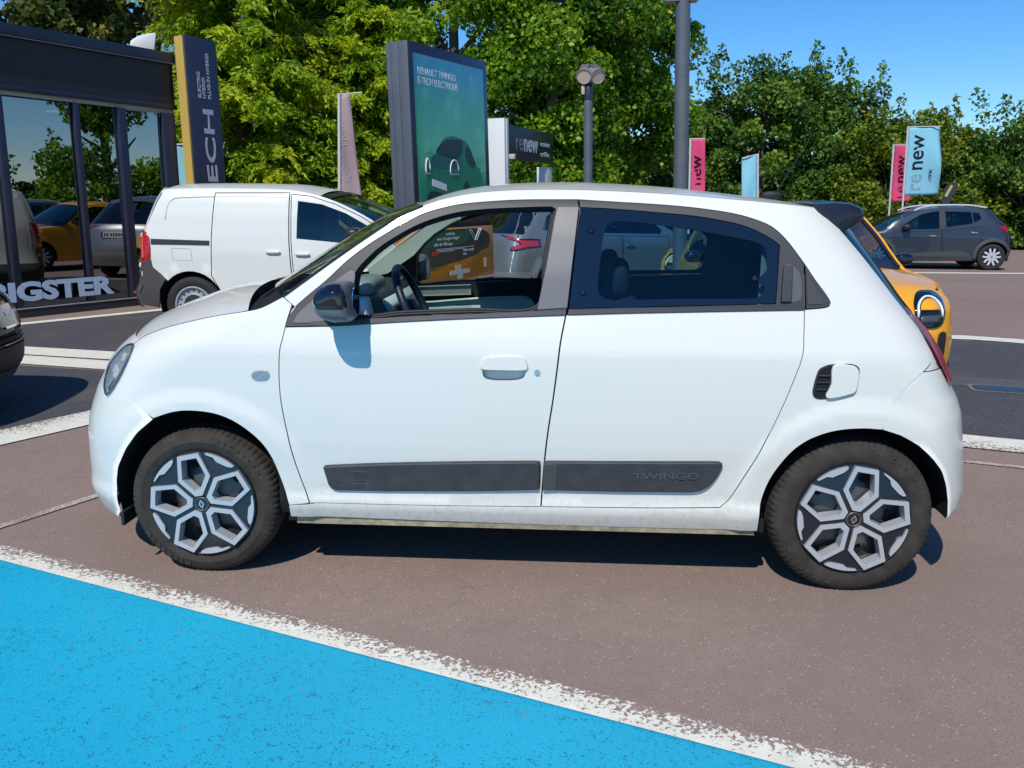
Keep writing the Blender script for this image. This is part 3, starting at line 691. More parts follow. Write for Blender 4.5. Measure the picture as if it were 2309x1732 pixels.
for par, sd in ((RFR, -1), (RFRF, 1)):
    panel('glass_border', S1, GL, GFRIT, par, holes=[CLR], off=-.002, gap=.003, flange=.004, sp=.03, side=sd)
    panel('rear_window', S1, CLR, GREAR, par, off=-.0025, flange=0, sp=.04, side=sd)
    for a, z in ((1.492, 1.352), (1.467, 1.129), (2.088, 1.185)):
        bm = bmesh.new(); bmesh.ops.create_uvsphere(bm, u_segments=14, v_segments=9, radius=.0115); q = bmobj('glass_pin', bm, GLOSSB, par, smooth=True); q.location = S1.P(a, z, .002, sd)
    hd = sp_([(2.200, 1.232), (2.226, 1.231), (2.252, 1.2), (2.257, 1.15), (2.254, 1.116), (2.241, 1.106), (2.186, 1.104), (2.192, 1.17)], .012, True)
    panel('handle_recess', S1, hd, mat('recess_plastic', (.10, .10, .11), .3), par, off=.003, flange=.004, sp=.02, side=sd)
    panel('handle_flap', S1, [(2.194, 1.230), (2.222, 1.230), (2.216, 1.108), (2.183, 1.107)], TRIM, par, off=.013, flange=.010, sp=.02, side=sd, bev=.003)
    panel('quarter_trim', S1, sp_([(2.272, 1.235), (2.304, 1.185), (2.345, 1.129), (2.3575, 1.103), (2.353, 1.092), (2.33, 1.086), (2.273, 1.081)], .015)+[(2.272, 1.15)], TRIM, par, off=.002, flange=.01, sp=.02, side=sd)
    panel('quarter_inset', S1, [(2.276, 1.205), (2.332, 1.106), (2.326, 1.097), (2.276, 1.096)], PLAST, par, off=.005, flange=.004, sp=.02, side=sd)
    panel('waist_strip', S1, [(1.412, 1.0505)]+[(a, b+.001) for a, b in sp_(BELT2)[1:-1]]+[(2.265, 1.078), (2.265, 1.090), (1.78, 1.0785), (1.415, 1.0665)], mat('waist_rubber'), par, off=.006, flange=.008, sp=.03, side=sd, bev=.002)
# side mouldings with embossed car outline and lettering
M1 = sp_([(.487, .452), (.489, .457), (.725, .473), (1.045, .487), (1.318, .496)])+[(1.3155, .381), (1.043, .368), (.719, .360), (.533, .3585), (.516, .364), (.503, .38)]
M2 = sp_([(1.331, .496), (1.596, .501), (1.905, .508), (1.983, .509), (1.994, .503), (1.996, .492)])[:-1]+sp_([(1.996, .492), (1.979, .451), (1.951, .412), (1.913, .391), (1.88, .386)])+[(1.6, .381), (1.327, .381)]
for pd, pr_, sd in ((DOOR, RDOOR, -1), (DOORF, RDOORF, 1)):
    q1 = panel('side_moulding', S1, M1, PLAST, pd, off=.016, flange=.014, sp=.03, side=sd, bev=.006, gap=.005)
    q2 = panel('side_moulding', S1, M2, PLAST, pr_, off=.016, flange=.014, sp=.03, side=sd, bev=.006, gap=.005)
    if sd < 0:
        panel('moulding_end', S1, [(1.333, .488), (1.382, .489), (1.379, .388), (1.330, .386)], mat('moulding_end', (.06, .062, .06), .5), pr_, off=.0185, flange=.004, sp=.03, bev=.002)
        def sline(name, pts, par, r=.0011, m=mat('moulding_emboss', (.075, .078, .086), .4), off=.0165, closed=False):
            pp = [S1.P(a, z, off, -1) for a, z in pts]; bm = bmesh.new(); btube(bm, pp, r, 5); return bmobj(name, bm, m, par, smooth=True)
        em = [[(.541, .388), (.541, .408), (.552, .418), (.568, .422), (.590, .440), (.612, .4425), (.652, .4425), (.660, .437), (.664, .415), (.672, .410), (.670, .392)], [(.572, .421), (.656, .424)], [(.578, .402), (.640, .402), (.640, .389), (.578, .389), (.578, .402)]]
        for e_ in em: sline('car_emblem', dens(e_, .02)[:-1] if e_[0] != e_[-1] else e_, pd)
        for cx in (.561, .656):
            sline('car_emblem', [(cx+.013*math.cos(2*math.pi*i/14), .391+.013*math.sin(2*math.pi*i/14)) for i in range(15)], pd)
            sline('car_emblem', [(cx+.006*math.cos(2*math.pi*i/8), .391+.006*math.sin(2*math.pi*i/8)) for i in range(9)], pd)
        p = Vector(S1.P(1.666, .437, .0205, -1)); n_ = S1.N(1.8, .447, -1)
        x_ = Vector(S1.P(1.91, .443, .0205, -1))-p
        text('moulding_lettering', 'TWINGO', .036, mat('moulding_emboss'), pr_, frame_m(p, x_, Vector((0, 0, 1))), depth=.0009, stretch=1.62)
# air intake on the rear quarter
VT = sp_([(2.316, .864), (2.339, .881), (2.362, .887), (2.432, .889), (2.456, .878), (2.46, .854), (2.456, .799), (2.437, .778), (2.336, .76), (2.309, .766), (2.301, .79)], .01, True)
VW = sp_([(2.368, .882), (2.43, .884), (2.449, .873), (2.4545, .848), (2.45, .799), (2.434, .784), (2.352, .768), (2.364, .816)], .01, True)
panel('air_intake', S1, VT, TRIM, BS, off=.003, flange=.003, sp=.02, bev=.001)
panel('intake_recess', S1, shrink(VT if area2(VT) > 0 else VT[::-1], .005), INNER, BS, off=.0045, flange=0, sp=.02)
panel('intake_flap', S1, VW, PW, BS, off=.014, flange=.010, sp=.02, bev=.003)
for z in (.797, .823, .848):
    panel('intake_slat', S1, [(2.318+(.848-z)*-.12, z-.002), (2.364, z-.002), (2.364, z+.002), (2.318+(.848-z)*-.12, z+.002)], PLAST, BS, off=.011, flange=.006, sp=.02)
# small side lamp on the fender
il = sp_([(.246, .825), (.286, .829), (.299, .815), (.287, .797), (.247, .795), (.234, .81)], .006, True)
panel('side_lamp', S1, il, mat('lamp_backing', (.42, .44, .46), .3, metal=.5, noise=(160, .5)), H, off=.004, flange=.003, sp=.012, bev=.002)
panel('side_lamp_lens', S1, il, LENS, H, off=.008, flange=.003, sp=.012, bev=.002)
# bonnet, cowl, windscreen, roof
hood_c = [(a-.0, b+.0005, S1.u(a, b)-.0005) for a, b in sp_(CREASE[:-2]+[(.215, 1.050)], .03)]
loft('bonnet', S1, hood_c, PW, H, crown=lambda f: .012+.048*min(1, f*1.6), bow=lambda f: -.178+.06*f, p=2.6, nj=36, flip=True)
cow = [(a, b, S1.u(a, b)+.006) for a, b in sp_([(.215, 1.044), (.264, 1.050), (.345, 1.085)], .02)]
loft('cowl', S1, cow, INNER, H, crown=.024, bow=lambda f: -.118-.02*f, p=2.4, nj=30, flip=True)
ws = [(a, b, S1.u(a, b)+.004) for a, b in sp_(WSL, .03)]
loft('windscreen', S1, ws, GWIND, H, crown=lambda f: .015, bow=lambda f: -.20+.09*f, p=2.4, nj=30, flip=True)
WSB = bpy.data.objects['windscreen']
tube('windscreen_seal', [S1.P(a, b, .0, -1) for a, b in sp_(WSL, .03)], .005, RUB, WSB, 6)
tube('windscreen_seal', [S1.P(a, b, .0, 1) for a, b in sp_(WSL, .03)], .005, RUB, WSB, 6)
cant = [(a, b) for a, b in sp_(CANT, .04)]
loft('roof', S1, cant, PW, H, crown=lambda f: .010+.030*math.sin(math.pi*min(1, .06+f*.97))**.6, bow=lambda f: -.05*(1-f)**2+.06*f**3, p=2.2, nj=30, flip=True)
loft('headliner', S1, [(a, b-.03, S1.u(a, b)+.03) for a, b in cant], mat('headliner', (.10, .105, .11), .9), H, crown=.02, bow=0, nj=16)
# front apron and tail
FS = np.array([(.162, -.47), (.19, -.40), (.234, -.362), (.315, -.353), (.365, -.354), (.431, -.335), (.509, -.287), (.579, -.229), (.636, -.158), (.6405, -.164), (.688, -.229), (.725, -.301), (.745, -.335), (.776, -.318), (.815, -.294), (.851, -.277), (.881, -.268), (.903, -.275)])
zs = list(np.linspace(.162, .636, 28))+list(np.linspace(.6405, .922, 22))
FB = wrap('front_bumper', S1, zs, lambda z: float(np.interp(z, FS[:, 0], FS[:, 1]))+(min(.02, (z-.6405)*.4) if z > .64 else -.001), PW, H, 'f', nj=22, flip=True, off=-.0015)
wrap('front_grille', S1, list(np.linspace(.24, .36, 5)), lambda z: S1.xf(z)+.035, INNER, FB, 'f', nj=12, off=.004, flip=True)
wrap('bumper_lip', S1, [.145, .165], lambda z: -.44, TRIM, FB, 'f', nj=12, off=-.012, flip=True)
RS = np.array([(.29, 2.853), (.313, 2.851), (.361, 2.844), (.429, 2.826), (.49, 2.798), (.545, 2.75), (.593, 2.695), (.63, 2.631), (.652, 2.560), (.6565, 2.560), (.725, 2.583), (.818, 2.644), (.86, 2.696)])
zs = list(np.linspace(.285, .652, 20))+list(np.linspace(.6565, .86, 12))
RB = wrap('rear_bumper', S1, zs, lambda z: float(np.interp(z, RS[:, 0], RS[:, 1]))-(min(.02, (z-.6565)*.4) if z > .655 else -.001), PW, H, 'r', nj=20, off=-.0015)
CPa = np.array([(b, a) for a, b in CP[::-1]])
TG = wrap('tailgate', S1, list(np.linspace(.862, 1.05, 8)), lambda z: float(np.interp(z, [.862, .9, 1.05], [2.70, 2.75, 2.675]))+.004, PW, H, 'r', nj=20, off=-.006)
wrap('rear_screen', S1, list(np.linspace(1.05, 1.438, 14)), lambda z: float(np.interp(z, CPa[:, 0], CPa[:, 1]))+.003, mat('rear_screen_black', (.006, .007, .010), .12, spec=.25), TG, 'r', nj=20, off=-.004)
for sd in (-1, 1):
    wrap('tail_lamp', S1, list(np.linspace(.806, 1.08, 12)), lambda z: float(np.interp(z, [.79, .806, .856, .925, .966, 1.004, 1.08], [2.835, 2.825, 2.79, 2.748, 2.728, 2.705, 2.650])), REDL, H, 'r', uend=lambda z: .17+.16*(1.08-z), nj=10, off=.012, side=sd, flip=(sd > 0))
# spoiler: a black wing in one piece
rows = []
prof = [(2.318, 1.447), (2.40, 1.452), (2.46, 1.447), (2.50, 1.432), (2.515, 1.412), (2.51, 1.39), (2.49, 1.368), (2.43, 1.345), (2.385, 1.372), (2.345, 1.412)]
for t in np.linspace(-1, 1, 33):
    k = 1-abs(t)**6; row = []
    for a, z in prof: row.append((a-XC+.035*(1-t*t)-(1-k)*.05*max(0, (a-2.36)/.15), .575*math.sin(t*math.pi/2), z+.018*(1-t*t)))
    rows.append(row+[row[0]])
SPO = grid('spoiler', rows, mat('spoiler_black', (.012, .012, .018), .3, coat=.3), H, True)
bm = bmesh.new(); bm.from_mesh(SPO.data); bmesh.ops.remove_doubles(bm, verts=bm.verts, dist=1e-5); bmesh.ops.holes_fill(bm, edges=bm.edges, sides=12); bmesh.ops.recalc_face_normals(bm, faces=bm.faces); bm.to_mesh(SPO.data); bm.free()
SPO.data.set_sharp_from_angle(angle=R(45))
AN = tube('aerial', [(2.302-XC, 0, 1.487), (2.32-XC, 0, 1.515), (2.45-XC, 0, 1.748)], [.004, .0035, .0022], RUB, H, 6)
superq('aerial_base', (2.295-XC, 0, 1.492), (.045, .022, .018), 2.2, RUB, AN)
# headlamps
HL = sp_([(-.336, .882), (-.308, .897), (-.277, .904), (-.267, .896), (-.267, .881), (-.275, .851), (-.292, .815), (-.316, .776), (-.338, .747), (-.367, .716), (-.38, .711), (-.394, .727), (-.403, .742), (-.407, .772), (-.399, .805), (-.386, .83), (-.36, .859)], .01, True)
for sd in (-1, 1):
    e = empty('headlamp', (0, 0, 0)); e.parent = H
    hb = panel('lamp_bowl', S1, HL, mat('lamp_bowl', (.36, .41, .43), .35, metal=.1), e, off=.003, flange=.002, sp=.02, side=sd)
    for cx, cz, q, n in ((-.335, .803, .030, 9), (-.305, .860, .022, 7)):
        star = [(cx+q*(1 if i % 2 else .72)*math.cos(math.pi*i/n)*.75, cz+q*(1 if i % 2 else .72)*math.sin(math.pi*i/n)) for i in range(2*n)]
        panel('reflector', S1, star, mat('reflector', (.78, .75, .66), .3, metal=.1, noise=(60, .4)), e, off=.006, flange=.003, sp=.03, side=sd)
    panel('running_light', S1, [(-.372, .735), (-.362, .727), (-.332, .770), (-.338, .778)], CHROME, e, off=.006, flange=.003, sp=.03, side=sd)
    panel('lamp_lens', S1, HL, LENS, e, off=.014, flange=.012, sp=.02, side=sd, bev=.003)
    loop = [S1.P(a, z, .006, sd) for a, z in spline(HL, .015, True)]
    bm = bmesh.new(); btube(bm, loop+[loop[0]], .004, 6, False); bmobj('lamp_rim', bm, mat('lamp_rim', (.05, .08, .11), .3), e, smooth=True)
# wheel housings, floor, inner body that closes the gaps
for sd in (-1, 1):
    for nm, arc in (('f', [(-.36, .20), (-.356, .35)]+sp_([(-.353, .36), (-.335, .431), (-.287, .509), (-.229, .579), (-.158, .632)])+sp_(ARF)+[(.344, .24)]), ('r', [(2.147, .20)]+sp_(ARR)+sp_([(2.565, .65), (2.631, .63), (2.695, .593), (2.75, .545), (2.798, .49), (2.826, .429), (2.844, .361), (2.851, .29)]))):
        rows = []
        for a, z in arc:
            y0 = S1.half-S1.u(a, z)-.004; rows.append([(a-XC, sd*y0, z), (a-XC, sd*(y0-.03), z+.004), (a-XC, sd*(y0-.30), z+.01)])
        grid('wheel_housing', rows, INNER, H, True)
    panel('inner_body', S1, [(.30, .25), (.30, .98), (.40, .98), (2.30, 1.04), (2.45, .9), (2.2, .62), (2.13, .25)], INNER, H, off=-.03, flange=0, sp=.08, side=sd)
    box('mud_flap', (-.335-XC, sd*.71, .215), (.012, .12, .055), RUB, H)
box('floor_pan', (1.25-XC, 0, .235), (1.86, 1.44, .05), INNER, H); box('engine_bay', (.0-XC, 0, .50), (.95, 1.0, .55), INNER, H); box('rear_pan', (2.5-XC, 0, .50), (.85, 1.0, .50), INNER, H)
box('jack_rail', (1.25-XC, -.735, .222), (1.78, .012, .030), mat('dirty_sill', (.30, .25, .17), .8, noise=(25, .4)), H); box('jack_rail', (1.25-XC, .735, .222), (1.78, .012, .030), mat('dirty_sill'), H)
# wheels
for s_, r_, w_, a_, hz in ((0, .2975, .165, -R(12), .2935), (2.492, .3035, .185, R(9.2), .299)):
    hub_wheel(H, (s_-XC, -.80+.022, hz), r_, w_, a_); hub_wheel(H, (s_-XC, .80-.022, hz), r_, w_, a_, True)
# door mirrors
for sd in (-1, 1):
    e = empty('door_mirror', (0, 0, 0)); e.parent = H
    MO = spline([(.512, 1.105), (.522, 1.135), (.545, 1.158), (.575, 1.171), (.605, 1.174), (.628, 1.168), (.641, 1.145), (.649, 1.09), (.651, 1.048), (.640, 1.033), (.585, 1.030), (.546, 1.040), (.520, 1.068)], .008, True)
    MG = spline([(.519, 1.103), (.530, 1.135), (.550, 1.156), (.577, 1.166), (.606, 1.169), (.624, 1.163), (.633, 1.142), (.640, 1.100), (.640, 1.0865), (.630, 1.083), (.56, 1.083), (.535, 1.085)], .008, True)
    def dome(name, O, m, lift, inn=0.):
        V, T, L = cdt(O, (), .009); d = segdist(V, MO); bd = segdist(V, O)
        hgt = .082*(1-(1-np.minimum(1, d/.052))**2.3)**(1/2.3)+lift*np.minimum(1, bd/.004)
        vs = [(a-XC, sd*(.80+.105+h), z) for (a, z), h in zip(V, hgt)]; fs = list(T); n0 = len(vs)
        if not inn: pass
        else:
            for q in L[0]: a, z = V[q]; vs.append((.585+(a-.585)*.93-XC+.0, sd*(.80+.105-inn), 1.10+(z-1.10)*.93))
            n = len(L[0]); fs += [(L[0][q], L[0][(q+1) % n], n0+(q+1) % n, n0+q) for q in range(n)]+[tuple(range(n0, n0+n))]
        o = mk(name, vs, fs, m, e, True); bm = bmesh.new(); bm.from_mesh(o.data); bmesh.ops.recalc_face_normals(bm, faces=bm.faces); bm.to_mesh(o.data); bm.free(); o.data.polygons.foreach_set('use_smooth', [True]*len(o.data.polygons)); o.data.set_sharp_from_angle(angle=R(50)); return o
    dome('mirror_shell', MO, mat('mirror_shell', (.12, .125, .13), .4), 0., .11); dome('mirror_cap', MG, GLOSSB, .003)
    c = (.583-XC, sd*.895, 1.100)
    tube('mirror_arm', [(.50-XC, sd*.735, 1.062), (.525-XC, sd*.79, 1.058), (.56-XC, sd*.85, 1.064)], [.034, .028, .026], mat('mirror_shell'), e, 12)
    prism('mirror_glass', rrect(.10, .10, .03, 4, sd*.85, 1.10), c[0]+.0630, c[0]+.0665, mirror_mat(), e, 'x')
# wiper on the windscreen
tube('wiper', [(.13-XC, -.45, 1.045), (.20-XC, -.36, 1.10), (.245-XC, -.25, 1.118)], .007, RUB, H, 6)
# ------------------------------------------------------------------ cabin
dp = [(.30, .72), (.62, .74), (.64, .86), (.63, .98), (.585, 1.045), (.48, 1.065), (.36, 1.06), (.30, 1.0)]
prism('dashboard', [(a-XC, b) for a, b in dp], -.66, .66, DASH, H, bev=.012)
DB = bpy.data.objects['dashboard']
prism('dash_end_panel', [(a-XC, b) for a, b in ((.575, 1.085), (.625, 1.085), (.648, .99), (.655, .90), (.60, .90), (.575, 1.0))], -.655, -.52, mat('dash_white', (.78, .82, .80), .3), DB, bev=.008)
prism('dash_insert', [(a-XC, b) for a, b in ((.60, 1.035), (.635, 1.005), (.65, .93), (.62, .92))], -.18, .64, mat('dash_white'), DB, bev=.006)
for y in (-.05, .1): box('air_vent', (.645-XC, y, .975), (.02, .10, .045), INNER, DB, .006)
superq('instrument_hood', (.585-XC, -.38, 1.115), (.062, .155, .042), 3., mat('instrument_hood', (.25, .30, .29), .35), DB)
sw = empty('steering_wheel', (.785-XC, -.38, 1.02)); sw.parent = H; sw.rotation_euler = (0, R(-24), 0)
bm = bmesh.new(); btube(bm, [(0, .182*math.cos(2*math.pi*i/40), .182*math.sin(2*math.pi*i/40)) for i in range(41)], .0165, 10, False); bmobj('rim', bm, LEATH, sw, smooth=True)
superq('hub', (-.025, 0, -.01), (.035, .075, .06), 3., LEATH, sw)
for a in (200, 340, 270): tube('spoke', [(-.01, .05*math.cos(R(a)), .05*math.sin(R(a))), (0, .175*math.cos(R(a)), .175*math.sin(R(a)))], [.02, .013], CHROME if a != 270 else LEATH, sw, 8)
tube('column', [(-.03, 0, -.02), (-.25, 0, -.06)], .03, DASH, sw, 8)
def seat(x, y, rake=-16):
    e = empty('seat', (x-XC, y, .45)); e.parent = H
    superq('cushion', (-.22, 0, .03), (.25, .24, .09), 3.5, SEAT, e); b_ = superq('backrest', (0, 0, .33), (.075, .23, .33), 3.2, SEAT, e); b_.rotation_euler = (0, R(14), 0)
    hr = superq('headrest', (.115, 0, .70), (.045, .13, .085), 3., SEAT, e); return e
seat(1.50, -.37); seat(1.50, .37)
superq('rear_bench', (2.25-XC, 0, .72), (.10, .58, .36), 4., SEAT, H); superq('rear_headrest', (2.29-XC, -.33, 1.15), (.05, .13, .08), 3., SEAT, H); superq('rear_headrest', (2.29-XC, .33, 1.15), (.05, .13, .08), 3., SEAT, H)
box('cabin_floor', (1.25-XC, 0, .32), (1.9, 1.36, .03), mat('carpet', (.03, .03, .034), .95), H); box('parcel_shelf', (2.50-XC, 0, .98), (.40, 1.1, .03), SEAT, H)
for sd in (-1, 1):
    panel('pillar_trim', S1, [(.36, 1.062), (.345, 1.102), (.49, 1.205), (.64, 1.305), (.76, 1.385), (.86, 1.43), (.98, 1.438), (.89, 1.385), (.812, 1.352), (.719, 1.296), (.662, 1.247), (.60, 1.18), (.45, 1.08)], CREAM, H, off=-.05, flange=0, sp=.04, side=sd)
    panel('pillar_trim', S1, [(1.30, 1.00), (1.333, 1.236), (1.36, 1.44), (1.47, 1.44), (1.45, 1.30), (1.43, 1.00)], mat('pillar_grey', (.12, .125, .13), .7), H, off=-.05, flange=0, sp=.04, side=sd)
    panel('pillar_trim', S1, [(2.10, 1.00), (2.13, 1.30), (1.95, 1.40), (1.47, 1.44), (1.2, 1.44), (1.2, 1.47), (1.9, 1.455), (2.34, 1.40), (2.6, 1.08), (2.6, 1.0)], mat('pillar_grey'), H, off=-.05, flange=0, sp=.05, side=sd)
    panel('door_trim', S1, [(.40, .60), (.37, 1.0), (.61, 1.018), (1.0, 1.040), (1.32, 1.055), (1.30, .60)], DASH, H, off=-.055, flange=0, sp=.05, side=sd)
    if sd > 0:
        panel('door_capping', S1, [(.42, .955), (.42, 1.0), (.62, 1.014), (.90, 1.028), (.90, .975)], mat('capping', (.30, .33, .31), .5), H, off=-.075, flange=.01, sp=.05, side=sd)
        panel('door_panel', S1, sp_([(.55, .78), (.55, .915), (.7, .935), (.95, .958), (1.18, .968), (1.225, .955), (1.245, .92), (1.25, .78)], .03)+[(1.0, .75), (.7, .75)], MINT, H, off=-.085, flange=.02, sp=.05, side=sd)
    panel('door_trim', S1, [(1.43, .60), (1.44, 1.055), (2.15, 1.08), (2.10, .60)], DASH, H, off=-.055, flange=0, sp=.06, side=sd)
panel('side_window', S1, open1, GSIDE, H, off=-.025, flange=0, sp=.05, side=1)
# ------------------------------------------------------------------ helpers for the surroundings
def tilt(o, rz=0., a=-.031):
    """stand upright by gravity: the car park falls slightly to one side, so uprights lean a little to the ground sheet"""
    o.rotation_euler = (Matrix.Rotation(a, 3, 'Y') @ Matrix.Rotation(rz, 3, 'Z')).to_euler(); return o
def copy_tree(o, parent=None):
    c = o.copy(); COL.objects.link(c); c.parent = parent
    for ch in o.children: copy_tree(ch, c)
    return c
def seam(name, S, pts, parent, r=.005, m=None, off=.0, side=-1, closed=True):
    P = [S.P(a, z, off, side) for a, z in dens(pts, .06)] if closed else [S.P(a, z, off, side) for a, z in spline(pts, .06)]
    if closed: P.append(P[0])
    bm = bmesh.new(); btube(bm, P, r, 5, not closed); return bmobj(name, bm, m or INNER, parent, smooth=True)
def arc_pts(cx, cz, r, a0, a1, n=14): return [(cx+r*math.cos(R(a0+(a1-a0)*i/n)), cz+r*math.sin(R(a0+(a1-a0)*i/n))) for i in range(n+1)]
def plain_wheel(parent, loc, r, w, kind, flip=False):
    """background wheel: kind 'steel' or 'alloy'"""
    e = empty('wheel', loc); e.parent = parent
    if flip: e.rotation_euler = (0, 0, math.pi)
    rim = r*.66; me = bpy.data.meshes.get('tyre_%d_%s' % (round(r*1000), kind)) or tyre_mesh(r, w, rim, False, 48); me.name = 'tyre_%d_%s' % (round(r*1000), kind)
    if not me.materials[0].name.startswith('dark'): me.materials[0] = mat('dark_tyre', (.022, .022, .024), .8)
    link('tyre', me, None, e)
    if kind == 'steel':
        bm = lathe('', [(rim, .02), (rim, .005), (rim*.93, .003), (rim*.88, .03), (rim*.62, .035), (rim*.56, .02), (rim*.52, .03), (0, .03)], None, None, 40, bm_only=True); bmobj('rim', bm, mat('grey_steel_rim', (.42, .44, .47), .4, metal=.3), e, angle=35)
        bm = lathe('', [(0, .002), (rim*.12, .002), (rim*.18, .010), (rim*.34, .014), (rim*.5, .018), (rim*.52, .032)], None, None, 24, bm_only=True); bmobj('centre_cap', bm, mat('cap_black', (.03, .03, .034), .45), e, angle=35)
        for i in range(16):
            a = 2*math.pi*i/16; bm = bmesh.new(); bmesh.ops.create_circle(bm, cap_ends=True, segments=8, radius=rim*.055); bmesh.ops.rotate(bm, cent=(0, 0, 0), matrix=Matrix.Rotation(math.pi/2, 3, 'X'), verts=bm.verts)
            bmesh.ops.translate(bm, vec=(rim*.76*math.cos(a), .030, rim*.76*math.sin(a)), verts=bm.verts); bmobj('rim_hole', bm, INNER, e)
        dm = [(0, .034), (.022, 0), (0, -.034), (-.022, 0)]; bm = bmesh.new(); bprism(bm, dm, -.003, .004); bmesh.ops.recalc_face_normals(bm, faces=bm.faces); bmobj('diamond_emblem', bm, CHROME, e)
    else:
        bm = lathe('', [(rim, .02), (rim, .004), (rim*.94, .004), (rim*.90, .05), (0, .055)], None, None, 40, bm_only=True); bmobj('rim', bm, mat('alloy_dark', (.02, .02, .025), .4), e, angle=35)
        for i in range(5):
            a = 2*math.pi*i/5; sp = [(-.14, .12), (-.33, .62), (-.36, .93), (-.16, .96), (-.10, .62), (0, .35), (.10, .62), (.16, .96), (.36, .93), (.33, .62), (.14, .12)]
            bm = bmesh.new(); bprism(bm, rot2([(x*rim, y*rim) for x, y in sp], a), -.002, .02); bmesh.ops.recalc_face_normals(bm, faces=bm.faces); bmobj('spoke', bm, mat('alloy_bright', (.72, .74, .78), .25, metal=.5), e)
        bm = lathe('', [(0, -.006), (rim*.13, -.006), (rim*.17, .005)], None, None, 16, bm_only=True); bmobj('centre_cap', bm, CHROME, e)
    return e
def door(root, S, outline, paint, handle, name='door', side=-1):
    d = panel(name, S, outline, paint, root, off=.003, flange=.003, sp=.08, side=side, step=.05)
    seam('door_gap', S, outline, d, .0055, off=.001, side=side)
    if handle:
        a, z = handle; p = S.P(a, z, .02, side); superq('handle', p, (.085, .014, .018), 3., CHROME if paint is not PWV else PWV, d, nu=16, nv=8)
    return d

# ------------------------------------------------------------------ white panel van (rear at left)
VY = R(-5)
VAN = empty('panel_van', (0, 0, 0), VY, 'white panel van with steel wheels parked behind the hatchback', 'van')
vo = Vector((-3.61, 9.66, 0)); VH = .85
VAN.location = (vo.x-math.sin(VY)*VH, vo.y+math.cos(VY)*VH, 0)
SV = Surf([(.2, .05), (.3, .02), (.5, .0), (.9, .0), (1.05, .012), (1.3, .05), (1.5, .10), (1.6, .15), (1.7, .24)], [(.2, -.66), (.35, -.71), (.45, -.74), (.55, -.69), (.7, -.655), (1.1, -.62), (1.3, -.55), (1.5, -.47), (1.62, -.40), (1.75, -.3)], [(.2, 3.1), (.6, 3.17), (.8, 3.13), (.9, 3.0), (1.0, 2.85), (1.2, 2.7), (1.7, 2.6)], VH, .22, .5, 3.2, ((0.03, .34, .46), (2.34, .34, .46)), .012)
vbody = [(-.60, .78), (-.57, 1.09), (-.50, 1.30), (-.42, 1.50)]+spline([(-.42, 1.50), (-.36, 1.575), (-.25, 1.60), (.3, 1.612), (1.08, 1.60), (1.38, 1.56), (1.68, 1.475), (1.98, 1.34), (2.18, 1.22), (2.42, 1.04)], .08)+[(2.55, .98), (2.75, .94), (2.95, .86), (3.05, .7), (3.07, .4), (2.85, .3)]+arc_pts(2.34, .34, .37, -6, 186)+[(1.95, .24), (.42, .24)]+arc_pts(.03, .34, .37, -10, 135)+[(-.41, .75), (-.42, .85)]
vwin = [(1.26, 1.48), (1.25, 1.075), (1.56, 1.05), (1.94, 1.015), (2.20, 1.06), (2.08, 1.20), (1.80, 1.35), (1.53, 1.445)]
VB, VBF = both(panel, 'body_side', SV, vbody, PWV, VAN, holes=[vwin], flange=.03, sp=.09, step=.05)
for sd in (-1, 1):
    panel('door_window', SV, vwin, GDARK, VAN, off=-.004, flange=0, sp=.12, side=sd)
    panel('bumper_cladding', SV, [(-.585, .77), (-.42, .845), (-.405, .75), (-.255, .62), (-.33, .50), (-.36, .30), (-.62, .34), (-.60, .6)], mat('grey_cladding', (.060, .060, .062), .6), VAN, off=.012, flange=.012, sp=.08, side=sd, bev=.004)
    panel('tail_lamp', SV, [(-.545, 1.15), (-.48, 1.14), (-.425, 1.07), (-.415, .95), (-.42, .85), (-.56, .78)], mat('van_red_lens', (.42, .012, .015), .15, coat=1.), VAN, off=.010, flange=.01, sp=.05, side=sd, bev=.004)
    panel('lamp_core', SV, [(-.53, 1.10), (-.50, 1.10), (-.495, .86), (-.535, .84)], mat('lamp_bright', (.75, .10, .08), .2), VAN, off=.013, flange=.002, sp=.05, side=sd)
vd1 = [(.32, 1.56), (.29, 1.1), (.275, .67), (.31, .60), (.40, .45), (.42, .27), (1.17, .27), (1.185, .65), (1.165, 1.05), (1.16, 1.565)]
vd2 = [(1.185, 1.55), (1.19, 1.05), (1.21, .65), (1.20, .27), (1.94, .27), (1.97, .45), (2.10, .66), (2.38, .98), (2.18, 1.19), (1.98, 1.31), (1.68, 1.445), (1.40, 1.53)]
dA = door(VAN, SV, vd1, PWV, (.99, .93), 'sliding_door')
dB = panel('front_door', SV, vd2, PWV, VAN, holes=[vwin], off=.003, flange=.003, sp=.09, step=.05); seam('door_gap', SV, vd2, dB, .0055, off=.001); superq('handle', SV.P(1.32, .91, .02), (.085, .014, .018), 3., PWV, dB, nu=16, nv=8)
panel('door_rail', SV, [(-.405, 1.06), (.265, 1.045), (.265, .995), (-.405, 1.0)], mat('rail_black', (.035, .035, .04), .4), VAN, off=.006, flange=.006, sp=.08)
seam('panel_crease', SV, [(-.24, 1.27), (-.225, 1.38), (-.20, 1.45), (-.14, 1.50), (0, 1.51), (.30, 1.52), (.8, 1.52), (1.14, 1.51)], VB, .004, mat('crease_grey', (.35, .38, .40), .5), closed=False)
seam('fuel_flap', SV, [(-.17, .96), (.05, .955), (.06, .83), (-.16, .83)], VB, .003, mat('crease_grey'))
seam('rear_door_gap', SV, [(-.50, 1.52), (-.565, 1.2), (-.585, .9)], VB, .004, closed=False)
superq('door_stop', SV.P(-.60, .76, .02), (.02, .015, .03), 3., PWV, VAN, nu=10, nv=6); superq('door_stop', SV.P(-.58, 1.09, .02), (.02, .015, .03), 3., PWV, VAN, nu=10, nv=6)
